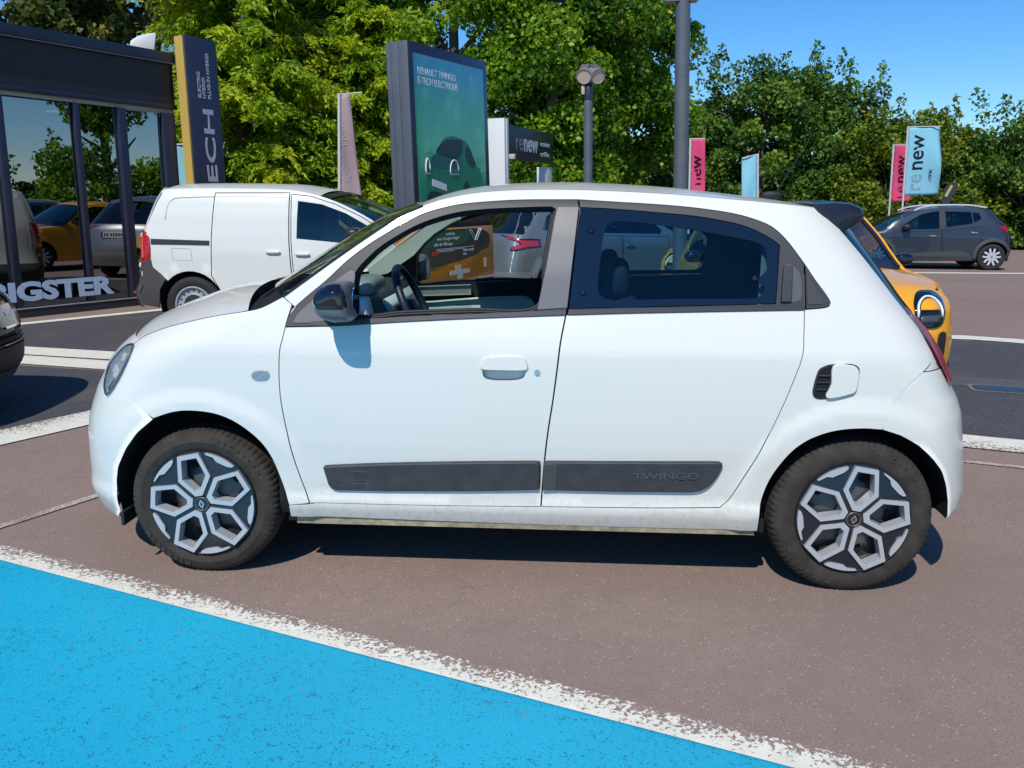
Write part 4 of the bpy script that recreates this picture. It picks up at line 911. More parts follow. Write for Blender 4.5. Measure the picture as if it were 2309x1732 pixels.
panel('side_cladding', SV, [(.46, .50), (1.92, .50), (1.92, .27), (.46, .27), (.43, .40)], mat('grey_cladding'), VAN, off=.010, flange=.01, sp=.1, bev=.004)
vroof = spline([(-.42, 1.50), (-.36, 1.575), (-.25, 1.60), (.3, 1.612), (1.08, 1.60), (1.38, 1.56), (1.50, 1.53)], .08)
loft('roof', SV, vroof, PWV, VAN, crown=lambda f: .07*min(1, f*6+.1), p=2.2, nj=20, bow=lambda f: -.03*(1-f), flip=True)
VWS = loft('windscreen', SV, spline([(1.50, 1.53), (1.68, 1.475), (1.98, 1.34), (2.18, 1.22), (2.42, 1.04)], .1), GWIND, VAN, crown=.05, bow=lambda f: .06+.22*f, p=2.2, nj=20, flip=True)
loft('sun_strip', SV, [(1.52, 1.53), (1.62, 1.505)], mat('sunstrip', (.02, .02, .025), .3), VWS, crown=.058, bow=.075, p=2.2, nj=20, flip=True)
loft('bonnet', SV, [(2.42, 1.03), (2.55, .98), (2.75, .94), (2.95, .86)], PWV, VAN, crown=.06, bow=lambda f: .22, nj=16, flip=True)
wrap('rear_doors', SV, list(np.linspace(.5, 1.62, 14)), lambda z: SV.xf(z)+.12, PWV, VAN, 'f', nj=12, off=-.006, flip=True)
wrap('rear_bumper', SV, list(np.linspace(.30, .56, 6)), lambda z: SV.xf(z)+.16, mat('grey_cladding'), VAN, 'f', nj=12, off=.012, flip=True)
wrap('front_bumper', SV, list(np.linspace(.28, .90, 8)), lambda z: 2.86, PWV, VAN, 'r', nj=14)
superq('fog_lamp', SV.P(-.66, .46, .01), (.02, .03, .018), 3., mat('van_red_lens'), VAN, nu=12, nv=8)
box('inner_body', (1.1, 0, .55), (2.8, 1.1, .5), INNER, VAN); box('bulkhead', (1.05, 0, 1.0), (.05, 1.4, 1.0), DASH, VAN); box('dashboard', (2.3, 0, .9), (.4, 1.4, .2), DASH, VAN)
for s_ in (.03, 2.34):
    plain_wheel(VAN, (s_, -VH+.02, .325), .325, .2, 'steel'); plain_wheel(VAN, (s_, VH-.02, .325), .325, .2, 'steel', True)
    for sd in (-1, 1):
        rows = [[(a, sd*(VH-.005), z), (a, sd*(VH-.35), z)] for a, z in arc_pts(s_, .34, .375, -15, 195)]; grid('wheel_housing', rows, INNER, VAN, True)
for sd in (-1, 1):
    e = empty('door_mirror'); e.parent = VAN; c = SV.P(1.93, 1.13, .14, sd); superq('mirror_shell', c, (.085, .12, .075), 3., mat('mirror_black', (.02, .02, .024), .4), e, nu=20, nv=12); tube('mirror_arm', [c, SV.P(1.95, 1.05, -.02, sd)], .03, mat('mirror_black'), e, 8)

# ------------------------------------------------------------------ dark blue-grey crossover far right (front at left)
UY = R(-8); SLATE = mat('slate_paint', (.026, .036, .054), .35, metal=.2, coat=.8)
SUV = empty('crossover', (0, 0, 0), UY, 'dark slate-blue crossover with roof rails beside the hedge, flags behind it', 'car')
uo = Vector((11.41, 20.70, 0)); UH = .86; SUV.location = (uo.x-math.sin(UY)*UH, uo.y+math.cos(UY)*UH, 0)
SU = Surf([(.15, .05), (.3, .0), (.6, 0), (.8, .0), (.92, .02), (1.05, .06), (1.35, .18), (1.5, .27)], [(.2, -3.42), (.5, -3.46), (.7, -3.40), (.82, -3.2), (.9, -2.9), (1.0, -2.7), (1.5, -2.4)], [(.2, .42), (.45, .48), (.77, .46), (.87, .41), (1.05, .36), (1.21, .18), (1.4, .03), (1.55, -.05)], UH, .5, .3, 2.8, ((-.05, .31, .46), (-2.65, .31, .46)), .02)
ub = [(.32, .30), (.43, .34), (.43, .46), (.40, .77), (.33, .90), (.28, 1.05), (.10, 1.21), (-.07, 1.37), (-.12, 1.405), (-.41, 1.44), (-1.03, 1.46), (-1.5, 1.43), (-1.71, 1.385), (-2.14, 1.20), (-2.41, 1.05), (-2.64, .91), (-2.9, .86), (-3.2, .77), (-3.34, .62), (-3.34, .35), (-3.1, .22)]+arc_pts(-2.65, .31, .36, 190, -10)+[(-2.27, .18), (-.42, .22)]+arc_pts(-.05, .31, .36, 190, -5)
uw1 = [(-2.10, 1.05), (-1.70, 1.29), (-1.45, 1.355), (-1.27, 1.37), (-1.28, .96), (-1.99, .94)]; uw2 = [(-1.14, 1.37), (-.56, 1.36), (-.52, 1.09), (-1.12, 1.0)]; uw3 = [(-.53, 1.35), (-.38, 1.33), (-.33, 1.2), (-.50, 1.10)]
UB, UBF = both(panel, 'body_side', SU, ub, SLATE, SUV, holes=[uw1, uw2, uw3], flange=.03, sp=.1, step=.06)
for sd in (-1, 1):
    for w_ in (uw1, uw2, uw3): panel('side_window', SU, w_, GDARK, SUV, off=-.004, flange=0, sp=.15, side=sd)
    panel('wheel_arch_trim', SU, arc_pts(-.05, .31, .365, 185, -5)+arc_pts(-.05, .31, .44, -5, 185), mat('arch_plastic', (.05, .055, .06), .6), SUV, off=.012, flange=.012, sp=.08, side=sd)
    panel('wheel_arch_trim', SU, arc_pts(-2.65, .31, .365, 185, -5)+arc_pts(-2.65, .31, .44, -5, 185), mat('arch_plastic'), SUV, off=.012, flange=.012, sp=.08, side=sd)
    panel('sill_trim', SU, [(-2.22, .18), (-.48, .22), (-.49, .30), (-2.22, .27)], mat('arch_plastic'), SUV, off=.012, flange=.012, sp=.1, side=sd)
    panel('tail_lamp', SU, [(.05, 1.04), (.26, 1.03), (.34, .97), (.24, .90), (.14, .95)], REDL, SUV, off=.012, flange=.01, sp=.05, side=sd, bev=.004)
    panel('pillar_cover', SU, [(-1.26, 1.37), (-1.15, 1.37), (-1.13, .98), (-1.27, .95)], mat('pillar_black', (.03, .03, .035), .4), SUV, off=.006, flange=.006, sp=.1, side=sd)
    tube('roof_rail', [SU.P(a, z, .0, sd) for a, z in spline([(-1.85, 1.38), (-1.6, 1.47), (-1.19, 1.515), (-.57, 1.515), (-.2, 1.46)], .1)], .022, mat('rail_silver', (.62, .64, .66), .35, metal=.3), SUV, 6)
    e = empty('door_mirror'); e.parent = SUV; c = SU.P(-2.05, 1.0, .12, sd); superq('mirror_shell', c, (.10, .11, .07), 3., mat('mirror_black'), e, nu=16, nv=10); tube('mirror_arm', [c, SU.P(-2.1, .93, -.02, sd)], .03, mat('mirror_black'), e, 8)
    for s_ in (-.05, -2.65):
        plain_wheel(SUV, (s_, sd*(UH-.01), .315), .315, .2, 'alloy', sd > 0)
        rows = [[(a, sd*(UH-.01), z), (a, sd*(UH-.35), z)] for a, z in arc_pts(s_, .31, .365, -15, 195)]; grid('wheel_housing', rows, INNER, SUV, True)
door(SUV, SU, [(-1.24, .92), (-1.17, .24), (-2.24, .24), (-2.30, .5), (-2.30, .88)], SLATE, (-1.42, .80), 'front_door'); door(SUV, SU, [(-1.21, .92), (-1.14, .24), (-.52, .27), (-.44, .55), (-.33, .72), (-.30, 1.02)], SLATE, (-.49, .88), 'rear_door')
panel('side_cladding', SU, [(-2.2, .30), (-2.2, .36), (-1.24, .43), (-.77, .45), (-.55, .37), (-.52, .30)], mat('arch_plastic'), SUV, off=.008, flange=.006, sp=.1)
loft('roof', SU, [(a, z) for a, z in ub[7:13]], SLATE, SUV, crown=.05, nj=16)
loft('windscreen', SU, [(a, z) for a, z in ub[12:16]], GWIND, SUV, crown=.03, bow=lambda f: -.05-.15*f, nj=16)
loft('bonnet', SU, [(a, z) for a, z in ub[15:19]], SLATE, SUV, crown=.05, bow=-.2, nj=16)
wrap('tailgate', SU, list(np.linspace(.5, 1.40, 12)), lambda z: SU.xr(z)-.18, SLATE, SUV, 'r', nj=12, off=-.006); wrap('rear_bumper', SU, list(np.linspace(.22, .52, 6)), lambda z: SU.xr(z)-.2, mat('arch_plastic'), SUV, 'r', nj=12, off=.008); wrap('front_bumper', SU, list(np.linspace(.22, .80, 8)), lambda z: -3.15, SLATE, SUV, 'f', nj=12, flip=True)
box('inner_body', (-1.4, 0, .50), (2.9, 1.0, .45), INNER, SUV); seatm = mat('pale_seat', (.20, .24, .26), .8)
for x_, y_ in ((-1.15, -.38), (-1.15, .38), (-.35, -.38), (-.35, .38)): superq('seat', (x_, y_, .95), (.09, .24, .36), 3., SEAT, SUV, nu=12, nv=8)
tube('aerial', [(-.35, 0, 1.49), (-.20, 0, 1.70)], .008, RUB, SUV, 5)

# ------------------------------------------------------------------ orange city car facing us
ORG = mat('orange_paint', (.82, .37, .012), .4, coat=.7)
OY = math.atan2(.995, .10); OH = .86
ORA = empty('city_car', (2.335, 6.57, 0), OY, 'orange city car with half-ring headlamps facing the camera behind the hatchback', 'car')
SO = Surf([(.15, .06), (.3, .015), (.6, 0), (.75, 0), (.9, .03), (1.0, .08), (1.2, .15), (1.4, .25), (1.5, .32)], [(.15, -.50), (.25, -.58), (.4, -.62), (.58, -.62), (.74, -.585), (.82, -.52), (.88, -.42), (.93, -.25), (1.0, -.1), (1.5, .5)], [(.2, 3.05), (.6, 3.12), (.9, 3.05), (1.2, 2.85), (1.5, 2.6)], OH, .42, .4, 2.8, ((0, .30, .45), (2.49, .30, .45)), .02)
och = [(-.33, .85), (-.2, .88), (.1, .915), (.4, .94), (.60, .96)]
ob = spline(och, .1)+[(.75, 1.05), (1.0, 1.22), (1.22, 1.36), (1.45, 1.42), (2.0, 1.43), (2.4, 1.38), (2.6, 1.25), (2.78, .98), (2.9, .6), (2.88, .35), (2.80, .25)]+arc_pts(2.49, .30, .35, -8, 188)+[(2.1, .2), (.4, .2)]+arc_pts(0, .30, .35, -10, 150)+[(-.33, .62)]
ow = [(.78, 1.0), (1.05, 1.2), (1.25, 1.32), (1.45, 1.37), (2.0, 1.37), (2.30, 1.30), (2.40, 1.02), (1.5, .97)]
OB, OBF = both(panel, 'body_side', SO, ob, ORG, ORA, holes=[ow], flange=.03, sp=.09, step=.05)
for sd in (-1, 1):
    panel('side_window', SO, ow, GDARK, ORA, off=-.004, flange=0, sp=.15, side=sd)
    for s_ in (0, 2.49):
        plain_wheel(ORA, (s_, sd*(OH-.01), .305), .305, .19, 'alloy', sd > 0)
        rows = [[(a, sd*(OH-.01), z), (a, sd*(OH-.35), z)] for a, z in arc_pts(s_, .30, .355, -15, 195)]; grid('wheel_housing', rows, INNER, ORA, True)
    e = empty('door_mirror'); e.parent = ORA; c = SO.P(.86, 1.02, .10, sd); superq('mirror_shell', c, (.05, .075, .05), 2.6, GLOSSB, e, nu=18, nv=12); tube('mirror_arm', [c, SO.P(.9, .98, -.02, sd)], .025, TRIM, e, 8)
loft('bonnet', SO, [(a, z, SO.u(a, z)+.03) for a, z in spline(och[:-1]+[(.48, .935)], .06)], ORG, ORA, crown=lambda f: .02+.045*f, bow=lambda f: -.12-.06*f, p=2.6, nj=24, flip=True)
wrap('bumper', SO, list(np.linspace(.20, .905, 24)), lambda z: -.30+.0*z, ORG, ORA, 'f', nj=20, flip=True)
OCW = loft('cowl', SO, [(a, z, SO.u(a, z)+.03) for a, z in spline([(.48, .937), (.60, .952), (.70, 1.01)], .05)], mat('cowl_black', (.018, .02, .03), .3), ORA, crown=.065, bow=-.17, p=2.6, nj=24, flip=True)
loft('windscreen', SO, [(a, z, SO.u(a, z)+.03) for a, z in spline([(.70, 1.01), (1.0, 1.21), (1.22, 1.345), (1.30, 1.375)], .08)], GWIND, ORA, crown=.05, bow=lambda f: -.17+.09*f, p=2.4, nj=24, flip=True)
for sd in (-1, 1): tube('screen_border', [(a, sd*(SO.half-SO.u(a, z)-.045), z+.008) for a, z in spline([(.62, .96), (.75, 1.045), (1.0, 1.215), (1.22, 1.35)], .08)], .018, mat('cowl_black'), ORA, 6)
loft('roof', SO, [(a, z, SO.u(a, z)) for a, z in spline([(1.22, 1.36), (1.45, 1.42), (2.0, 1.43), (2.4, 1.38)], .1)], ORG, ORA, crown=.055, bow=lambda f: -.07*(1-f), nj=18, flip=True)
wrap('tailgate', SO, list(np.linspace(.22, 1.40, 14)), lambda z: SO.xr(z)-.3, ORG, ORA, 'r', nj=12, off=-.004)
def osurf(y, z):
    """front surface point of the orange car at lateral y, height z"""
    w = min(.999, max(0, (SO.half-abs(y)-float(SO.base(z)))/SO.half)); th = math.acos((1-w)**(SO.n/2)); k = math.sin(th)**(2/SO.n); return SO.xf(z)+SO.Lf*(1-k)
for sd in (-1, 1):
    e = empty('headlamp'); e.parent = ORA; hy, hz = sd*.625, .745
    def hp(dy, dz, o): return (osurf(hy+dy, hz+dz)-o, hy+dy-sd*0, hz+dz)
    def patch(name, pts, o, m):
        V, T, L = cdt(dens(pts, .03), (), .03); q = mk(name, [hp(a, b, o) for a, b in V], T, m, e, True); md = q.modifiers.new('t', 'SOLIDIFY'); md.thickness = .008; return q
    patch('lamp_pod', rrect(.235, .245, .09, 6, 0, .0), .006, GLOSSB)
    arch = [(.092*math.cos(R(a)), -.005+.095*math.sin(R(a))) for a in range(0, 181, 12)]
    patch('lamp_infill', [(.075*math.cos(R(a)), .0+.075*math.sin(R(a))) for a in range(0, 181, 15)], .016, ORG)
    bm = bmesh.new(); btube(bm, [hp(.094, -.045, .018)]+[hp(a, b, .018) for a, b in arch]+[hp(-.094, -.045, .018)], .0095, 8); bmobj('light_ring', bm, mat('ring_white', (.75, .78, .80), .25, coat=.5), e, smooth=True)
    patch('lamp_unit', rrect(.16, .05, .02, 4, 0, -.06), .016, mat('lamp_grey', (.06, .065, .075), .3))
    vy = sd*.73; V, T, L = cdt(dens(rrect(.075, .19, .036, 6), .03), (), .03); vv = mk('bumper_vent', [(osurf(vy+a, .50+b)-.008, vy+a, .50+b) for a, b in V], T, mat('vent_black', (.02, .02, .022), .6), ORA, True)
V, T, L = cdt(dens(rrect(.9, .12, .04, 5, 0, .30), .04), (), .05); mk('lower_grille', [(osurf(a, b)-.008, a, b) for a, b in V], T, mat('vent_black'), ORA, True)
tube('wiper', [(.50, -.35, .985), (.44, .05, 1.0), (.47, .40, .99)], .010, RUB, ORA, 6); box('inner_body', (1.3, 0, .5), (2.6, 1.0, .45), INNER, ORA); box('dashboard', (1.0, 0, .92), (.35, 1.3, .12), DASH, ORA)
superq('seat', (1.75, -.36, .95), (.09, .24, .36), 3., SEAT, ORA, nu=12, nv=8); superq('seat', (1.75, .36, .95), (.09, .24, .36), 3., SEAT, ORA, nu=12, nv=8)
# a second orange car behind the van
OR3 = copy_tree(ORA); OR3.location = (2.50+.31, 10.6+.54, 0); OR3.rotation_euler = (0, 0, math.atan2(.87, .5)); tag(OR3, 'orange car behind the lamp post, glimpsed through the hatchback rear side window', 'car')
OR2 = copy_tree(ORA); OR2.location = (-1.55, 13.9, 0); OR2.rotation_euler = (0, 0, R(172))
tag(OR2, 'orange car parked behind the white van, little more than its roof showing', 'car')

# ------------------------------------------------------------------ silver crossover seen through the hatchback's windows (rear at left)
SY = R(33); SVP = mat('silver_paint', (.24, .255, .28), .35, metal=.55, coat=.8)
SIL = empty('silver_crossover', (0, 0, 0), SY, 'silver crossover with forked red tail lamps parked behind the hatchback', 'car')
so_ = Vector((-.05, 12.2, 0)); SHh = .88; SIL.location = (so_.x-math.sin(SY)*SHh, so_.y+math.cos(SY)*SHh, 0)
SS = Surf([(.15, .05), (.3, .0), (.6, 0), (.85, .0), (.98, .02), (1.08, .07), (1.35, .19), (1.55, .28)], [(.2, -.02), (.45, -.10), (.6, -.08), (.8, -.03), (1.0, .03), (1.1, .12), (1.3, .33), (1.5, .55), (1.7, .7)], [(.2, 4.2), (.6, 4.3), (.85, 4.1), (.95, 3.7), (1.1, 3.3), (1.5, 2.8)], SHh, .32, .5, 2.8, ((.82, .33, .47), (3.45, .33, .47)), .02)
sb = [(.06, .50), (.08, .82), (.12, 1.0), (.20, 1.07), (.40, 1.30), (.55, 1.44), (.75, 1.50), (1.5, 1.55), (2.2, 1.53), (2.7, 1.38), (3.1, 1.12), (3.5, 1.0), (3.9, .92), (4.1, .75), (4.15, .4), (3.95, .28)]+arc_pts(3.45, .33, .37, -8, 188)+[(3.05, .2), (1.2, .2)]+arc_pts(.82, .33, .37, -10, 170)+[(.30, .50)]
sw1 = [(.62, 1.10), (.75, 1.30), (1.0, 1.42), (1.55, 1.46), (1.58, 1.05)]; sw2 = [(1.66, 1.05), (1.64, 1.46), (2.2, 1.44), (2.6, 1.32), (2.9, 1.08), (2.85, 1.02)]
both(panel, 'body_side', SS, sb, SVP, SIL, holes=[sw1, sw2], flange=.03, sp=.1, step=.06)
for sd in (-1, 1):
    for w_ in (sw1, sw2): panel('side_window', SS, w_, GDARK, SIL, off=-.004, flange=0, sp=.15, side=sd)
    panel('tail_lamp', SS, [(.09, 1.035), (.19, .985), (.40, .985), (.53, .975), (.54, .865), (.30, .85), (.08, .815), (.10, .87), (.19, .905), (.19, .93), (.10, .98)], mat('dark_lamp', (.02, .005, .012), .2, coat=1.), SIL, off=.008, flange=.008, sp=.05, side=sd)
    panel('lamp_bar', SS, [(.10, 1.02), (.20, .965), (.50, .955), (.51, .885), (.30, .875), (.10, .83), (.10, .86), (.22, .915), (.20, .94), (.10, .985)], mat('lamp_red', (.50, .02, .05), .25, coat=1.), SIL, off=.014, flange=.006, sp=.05, side=sd)
    for s_ in (.82, 3.45):
        plain_wheel(SIL, (s_, sd*(SHh-.01), .33), .33, .2, 'alloy', sd > 0)
        rows = [[(a, sd*(SHh-.01), z), (a, sd*(SHh-.35), z)] for a, z in arc_pts(s_, .33, .375, -15, 195)]; grid('wheel_housing', rows, INNER, SIL, True)
door(SIL, SS, [(2.07, 1.0), (2.09, .28), (2.98, .28), (3.05, .5), (3.0, .98)], SVP, (2.2, .86), 'front_door'); door(SIL, SS, [(2.04, 1.0), (2.06, .28), (1.22, .28), (1.2, .55), (1.1, .75), (1.1, 1.02)], SVP, (1.25, .9), 'rear_door')
loft('roof', SS, [(a, z) for a, z in spline(sb[5:9], .12)], SVP, SIL, crown=.05, nj=16, flip=True)
loft('windscreen', SS, [(a, z) for a, z in sb[8:11]], GWIND, SIL, crown=.03, bow=.1, nj=14, flip=True); loft('bonnet', SS, [(a, z) for a, z in sb[10:14]], SVP, SIL, crown=.05, bow=.2, nj=14, flip=True)
wrap('tailgate', SS, list(np.linspace(.48, 1.05, 10)), lambda z: SS.xf(z)+.16, SVP, SIL, 'f', nj=14, off=-.004, flip=True); wrap('rear_screen', SS, list(np.linspace(1.05, 1.46, 8)), lambda z: SS.xf(z)+.22, GLOSSB, SIL, 'f', nj=14, off=-.006, flip=True)
wrap('rear_bumper', SS, list(np.linspace(.25, .52, 6)), lambda z: .36, mat('bumper_grey', (.18, .19, .20), .5), SIL, 'f', nj=14, off=.015, flip=True); wrap('front_bumper', SS, list(np.linspace(.25, .9, 6)), lambda z: 3.85, SVP, SIL, 'r', nj=12)
superq('reflector', SS.P(.22, .36, .02), (.06, .02, .02), 3., mat('lamp_red'), SIL, nu=12, nv=8)
pl_ = empty('number_plate'); pl_.parent = SIL; box('plate', (-.035, -.20, .85), (.012, .50, .11), mat('plate_white', (.75, .75, .74), .4), pl_); box('plate_band', (-.042, -.43, .85), (.004, .04, .11), mat('plate_blue', (.02, .08, .45), .4), pl_)
for i in range(7): box('plate_mark', (-.0425, -.37+.052*i+(.02 if i > 1 else 0), .85), (.003, .03, .06), INNER, pl_)
box('inner_body', (2.1, 0, .55), (3.6, 1.0, .5), INNER, SIL)

# ------------------------------------------------------------------ black car at the left edge (front at right)
BY = R(4); BLK = mat('black_paint', (.003, .004, .006), .10, spec=.22)
BLA = empty('black_car', (-4.22, 5.62, 0), BY, 'glossy black car at the left edge, only its nose in view', 'car')
SB = Surf([(.15, .06), (.3, .0), (.7, 0), (.85, .02), (1.0, .07), (1.2, .14), (1.5, .28)], [(.2, -3.6), (.9, -3.6), (1.5, -3.2)], [(.15, .60), (.22, .68), (.35, .74), (.55, .75), (.68, .71), (.78, .66), (.86, .56), (.93, .40), (1.0, .1), (1.5, -1.)], .88, .4, .45, 2.6, ((0, .33, .47), (-2.65, .33, .47)), .02)
bb = [(.42, .82), (.1, .93), (-.4, 1.0), (-.65, 1.02), (-1.1, 1.28), (-1.5, 1.45), (-2.4, 1.47), (-3.0, 1.3), (-3.35, .95), (-3.4, .4), (-3.1, .25)]+arc_pts(-2.65, .33, .37, 190, -10)+[(-2.2, .2), (-.45, .2)]+arc_pts(0, .33, .37, 190, 20)+[(.42, .5)]
bw = [(-.85, 1.04), (-1.2, 1.26), (-1.5, 1.38), (-2.4, 1.40), (-2.8, 1.28), (-2.9, 1.04)]
both(panel, 'body_side', SB, bb, BLK, BLA, holes=[bw], flange=.03, sp=.1, step=.06)
wrap('front_bumper', SB, list(np.linspace(.24, .90, 20)), lambda z: .36, BLK, BLA, 'r', nj=18)
wrap('lower_grille', SB, list(np.linspace(.30, .46, 5)), lambda z: SB.xr(z)-.20, mat('vent_black'), BLA, 'r', nj=14, off=.012); wrap('skid_plate', SB, list(np.linspace(.22, .29, 3)), lambda z: .45, mat('skid_grey', (.05, .053, .055), .5), BLA, 'r', nj=14, off=.008)
wrap('upper_grille', SB, list(np.linspace(.60, .74, 5)), lambda z: SB.xr(z)-.10, mat('grille_gloss', (.02, .022, .028), .2, coat=1.), BLA, 'r', nj=14, off=.010)
for sd in (-1, 1):
    wrap('headlamp', SB, list(np.linspace(.70, .82, 5)), lambda z: SB.xr(z)-.30, mat('lamp_chrome', (.10, .11, .13), .15, metal=.8), BLA, 'r', uend=.34, nj=8, off=.010, side=sd, flip=(sd > 0))
    wrap('running_light', SB, [.67, .695], lambda z: SB.xr(z)-.28, mat('lamp_white', (.8, .82, .85), .2), BLA, 'r', uend=.55, nj=8, off=.013, side=sd, flip=(sd > 0))
    wrap('side_vent', SB, list(np.linspace(.36, .60, 4)), lambda z: SB.xr(z)-.28, mat('vent_black'), BLA, 'r', uend=.14, nj=6, off=.012, side=sd, flip=(sd > 0))
    wrap('chrome_strip', SB, [.585, .60], lambda z: SB.xr(z)-.26, CHROME, BLA, 'r', uend=.62, nj=10, off=.012, side=sd, flip=(sd > 0)); wrap('chrome_strip', SB, [.475, .485], lambda z: SB.xr(z)-.18, CHROME, BLA, 'r', uend=.7, nj=10, off=.016, side=sd, flip=(sd > 0))
    panel('side_window', SB, bw, GDARK, BLA, off=-.004, flange=0, sp=.2, side=sd)
    for s_ in (0, -2.65):
        plain_wheel(BLA, (s_, sd*(.87), .335), .335, .21, 'alloy', sd > 0); rows = [[(a, sd*.87, z), (a, sd*.5, z)] for a, z in arc_pts(s_, .33, .375, -15, 195)]; grid('wheel_housing', rows, INNER, BLA, True)
loft('bonnet', SB, [(a, z) for a, z in spline(bb[:4], .1)], BLK, BLA, crown=.05, bow=lambda f: .2-.1*f, nj=16); loft('windscreen', SB, [(a, z) for a, z in bb[3:6]], GWIND, BLA, crown=.04, bow=.08, nj=14); loft('roof', SB, [(a, z) for a, z in bb[5:8]], BLK, BLA, crown=.06, nj=14)
wrap('tailgate', SB, list(np.linspace(.25, 1.3, 8)), lambda z: -3.3, BLK, BLA, 'f', nj=10, off=-.01, flip=True); box('inner_body', (-1.4, 0, .5), (3.2, 1.0, .5), INNER, BLA)

# ------------------------------------------------------------------ showroom at the left
SHO = empty('showroom', (-6.25, 10.99, 0), math.atan2(.866, .5), 'low glazed showroom with a dark mesh fascia at the left', 'building')
NAVY = mat('navy_cladding', (.022, .026, .048), .35, noise=(3, .15)); BEIGE = mat('beige_soffit', (.42, .38, .33), .7)
X0b, X1b = -9., 2.61
box('roof_slab', ((X0b+X1b)/2, 3.5, 3.46), (X1b-X0b-.1, 6.9, .1), NAVY, SHO)
FA = box('fascia_cap', ((X0b+X1b)/2, .10, 3.50), (X1b-X0b, .26, .155), NAVY, SHO, .008)
box('fascia_edge', ((X0b+X1b)/2, -.036, 3.425), (X1b-X0b, .012, .008), mat('edge_light', (.16, .17, .20), .4), FA)
m, nt, b = newmat('mesh_cladding'); tc = nt.nodes.new('ShaderNodeTexCoord'); br = nt.nodes.new('ShaderNodeTexBrick'); br.inputs['Scale'].default_value = 1.; br.inputs['Brick Width'].default_value = .075; br.inputs['Row Height'].default_value = .024; br.inputs['Mortar Size'].default_value = .007; br.offset = .5
br.inputs['Color1'].default_value = (.004, .004, .006, 1); br.inputs['Color2'].default_value = (.006, .006, .008, 1); br.inputs['Mortar'].default_value = (.022, .023, .030, 1)
mp = nt.nodes.new('ShaderNodeCombineXYZ'); sx = nt.nodes.new('ShaderNodeSeparateXYZ'); nt.links.new(tc.outputs['Object'], sx.inputs[0]); nt.links.new(sx.outputs[0], mp.inputs[0]); nt.links.new(sx.outputs[2], mp.inputs[1]); nt.links.new(mp.outputs[0], br.inputs['Vector']); nt.links.new(br.outputs['Color'], b.inputs['Base Color']); b.inputs['Roughness'].default_value = .4
bp = nt.nodes.new('ShaderNodeBump'); bp.inputs['Strength'].default_value = .8; bp.inputs['Distance'].default_value = .02; nt.links.new(br.outputs['Fac'], bp.inputs['Height']); nt.links.new(bp.outputs[0], b.inputs['Normal'])
box('mesh_fascia', ((X0b+X1b)/2, .13, 3.14), (X1b-X0b-.02, .2, .57), m, SHO); box('fascia_base', ((X0b+X1b)/2, .11, 2.825), (X1b-X0b, .24, .07), NAVY, SHO, .006)
box('soffit', ((X0b+X1b)/2, .30, 2.765), (X1b-X0b-.03, .5, .05), BEIGE, SHO); box('soffit_return', (2.12, .14, 2.70), (.9, .16, .08), BEIGE, SHO)
GSHOP = glass('shop_glass', (.20, .25, .29), .36, facing=.30)
for i, (a, c) in enumerate(((-8.9, -5.6), (-5.5, -2.95), (-2.87, -.07), (.03, .94), (1.06, 1.63), (1.73, 2.33))):
    pa = box('shop_window', ((a+c)/2, .06, 1.42), (c-a, .012, 2.60), GSHOP, SHO)
for a, w_ in ((-5.55, .08), (-2.91, .08), (-.02, .09), (1.0, .07), (1.68, .12), (2.45, .21), (-8.95, .08)): box('mullion', (a, .04, 1.42), (w_, .10, 2.62), NAVY, SHO, .004)
box('base_rail', ((X0b+X1b)/2, .04, .095), (X1b-X0b, .09, .05), NAVY, SHO); box('base_trim', ((X0b+X1b)/2, -.012, .118), (X1b-X0b, .012, .014), mat('pale_trim', (.45, .46, .46), .4), SHO); box('plinth', ((X0b+X1b)/2, .06, .035), (X1b-X0b, .16, .07), mat('dark_plinth', (.03, .032, .04), .6), SHO)
box('floor', (-3, 3.5, .05), (11.2, 6.8, .04), mat('showroom_floor', (.16, .15, .14), .2), SHO); box('back_wall', (-3, 6.9, 1.6), (11.2, .1, 3.2), mat('showroom_wall', (.10, .10, .11), .8), SHO); box('end_wall', (2.5, 3.6, 1.6), (.12, 6.6, 3.2), mat('showroom_wall'), SHO)
box('ceiling', (-3, 3.5, 2.70), (11.2, 6.6, .04), mat('showroom_ceiling', (.40, .42, .44), .8), SHO); box('gold_column', (.55, 1.2, 1.4), (.16, .16, 2.6), mat('gold_column', (.45, .33, .10), .5), SHO)
for a, y_ in ((1.15, .7), (.2, 1.4), (-1.2, .9), (-.5, 2.4), (-2.6, 1.4)):
    bm = bmesh.new(); bmesh.ops.create_cone(bm, cap_ends=True, segments=24, radius1=.10, radius2=.10, depth=.02); q = bmobj('downlight', bm, mat('downlight', (.9, .85, .7), .4, emit=(1, .86, .62), es=2.2), SHO); q.location = (a, y_, 2.672)
text('window_lettering', 'BIGSTER', .335, mat('pale_blue_vinyl', (.50, .64, .78), .5), SHO, Matrix.Translation((-.42, -.016, .205)) @ Matrix.Rotation(math.pi/2, 4, 'X'), depth=.002, bold=.016, fit=(1.74, .255))
# white vent cowl on its roof
vc = prism('roof_vent', [(-.17, 0), (.14, 0), (.19, .30), (.12, .29), (-.05, .24), (-.16, .16)], -.12, .12, mat('vent_white', (.70, .70, .66), .5), None, bev=.02); vc.location = (-5.30, 13.05, 3.52); vc.rotation_euler = (0, 0, R(25)); tag(vc, 'small off-white vent cowl on the showroom roof edge', 'vent')

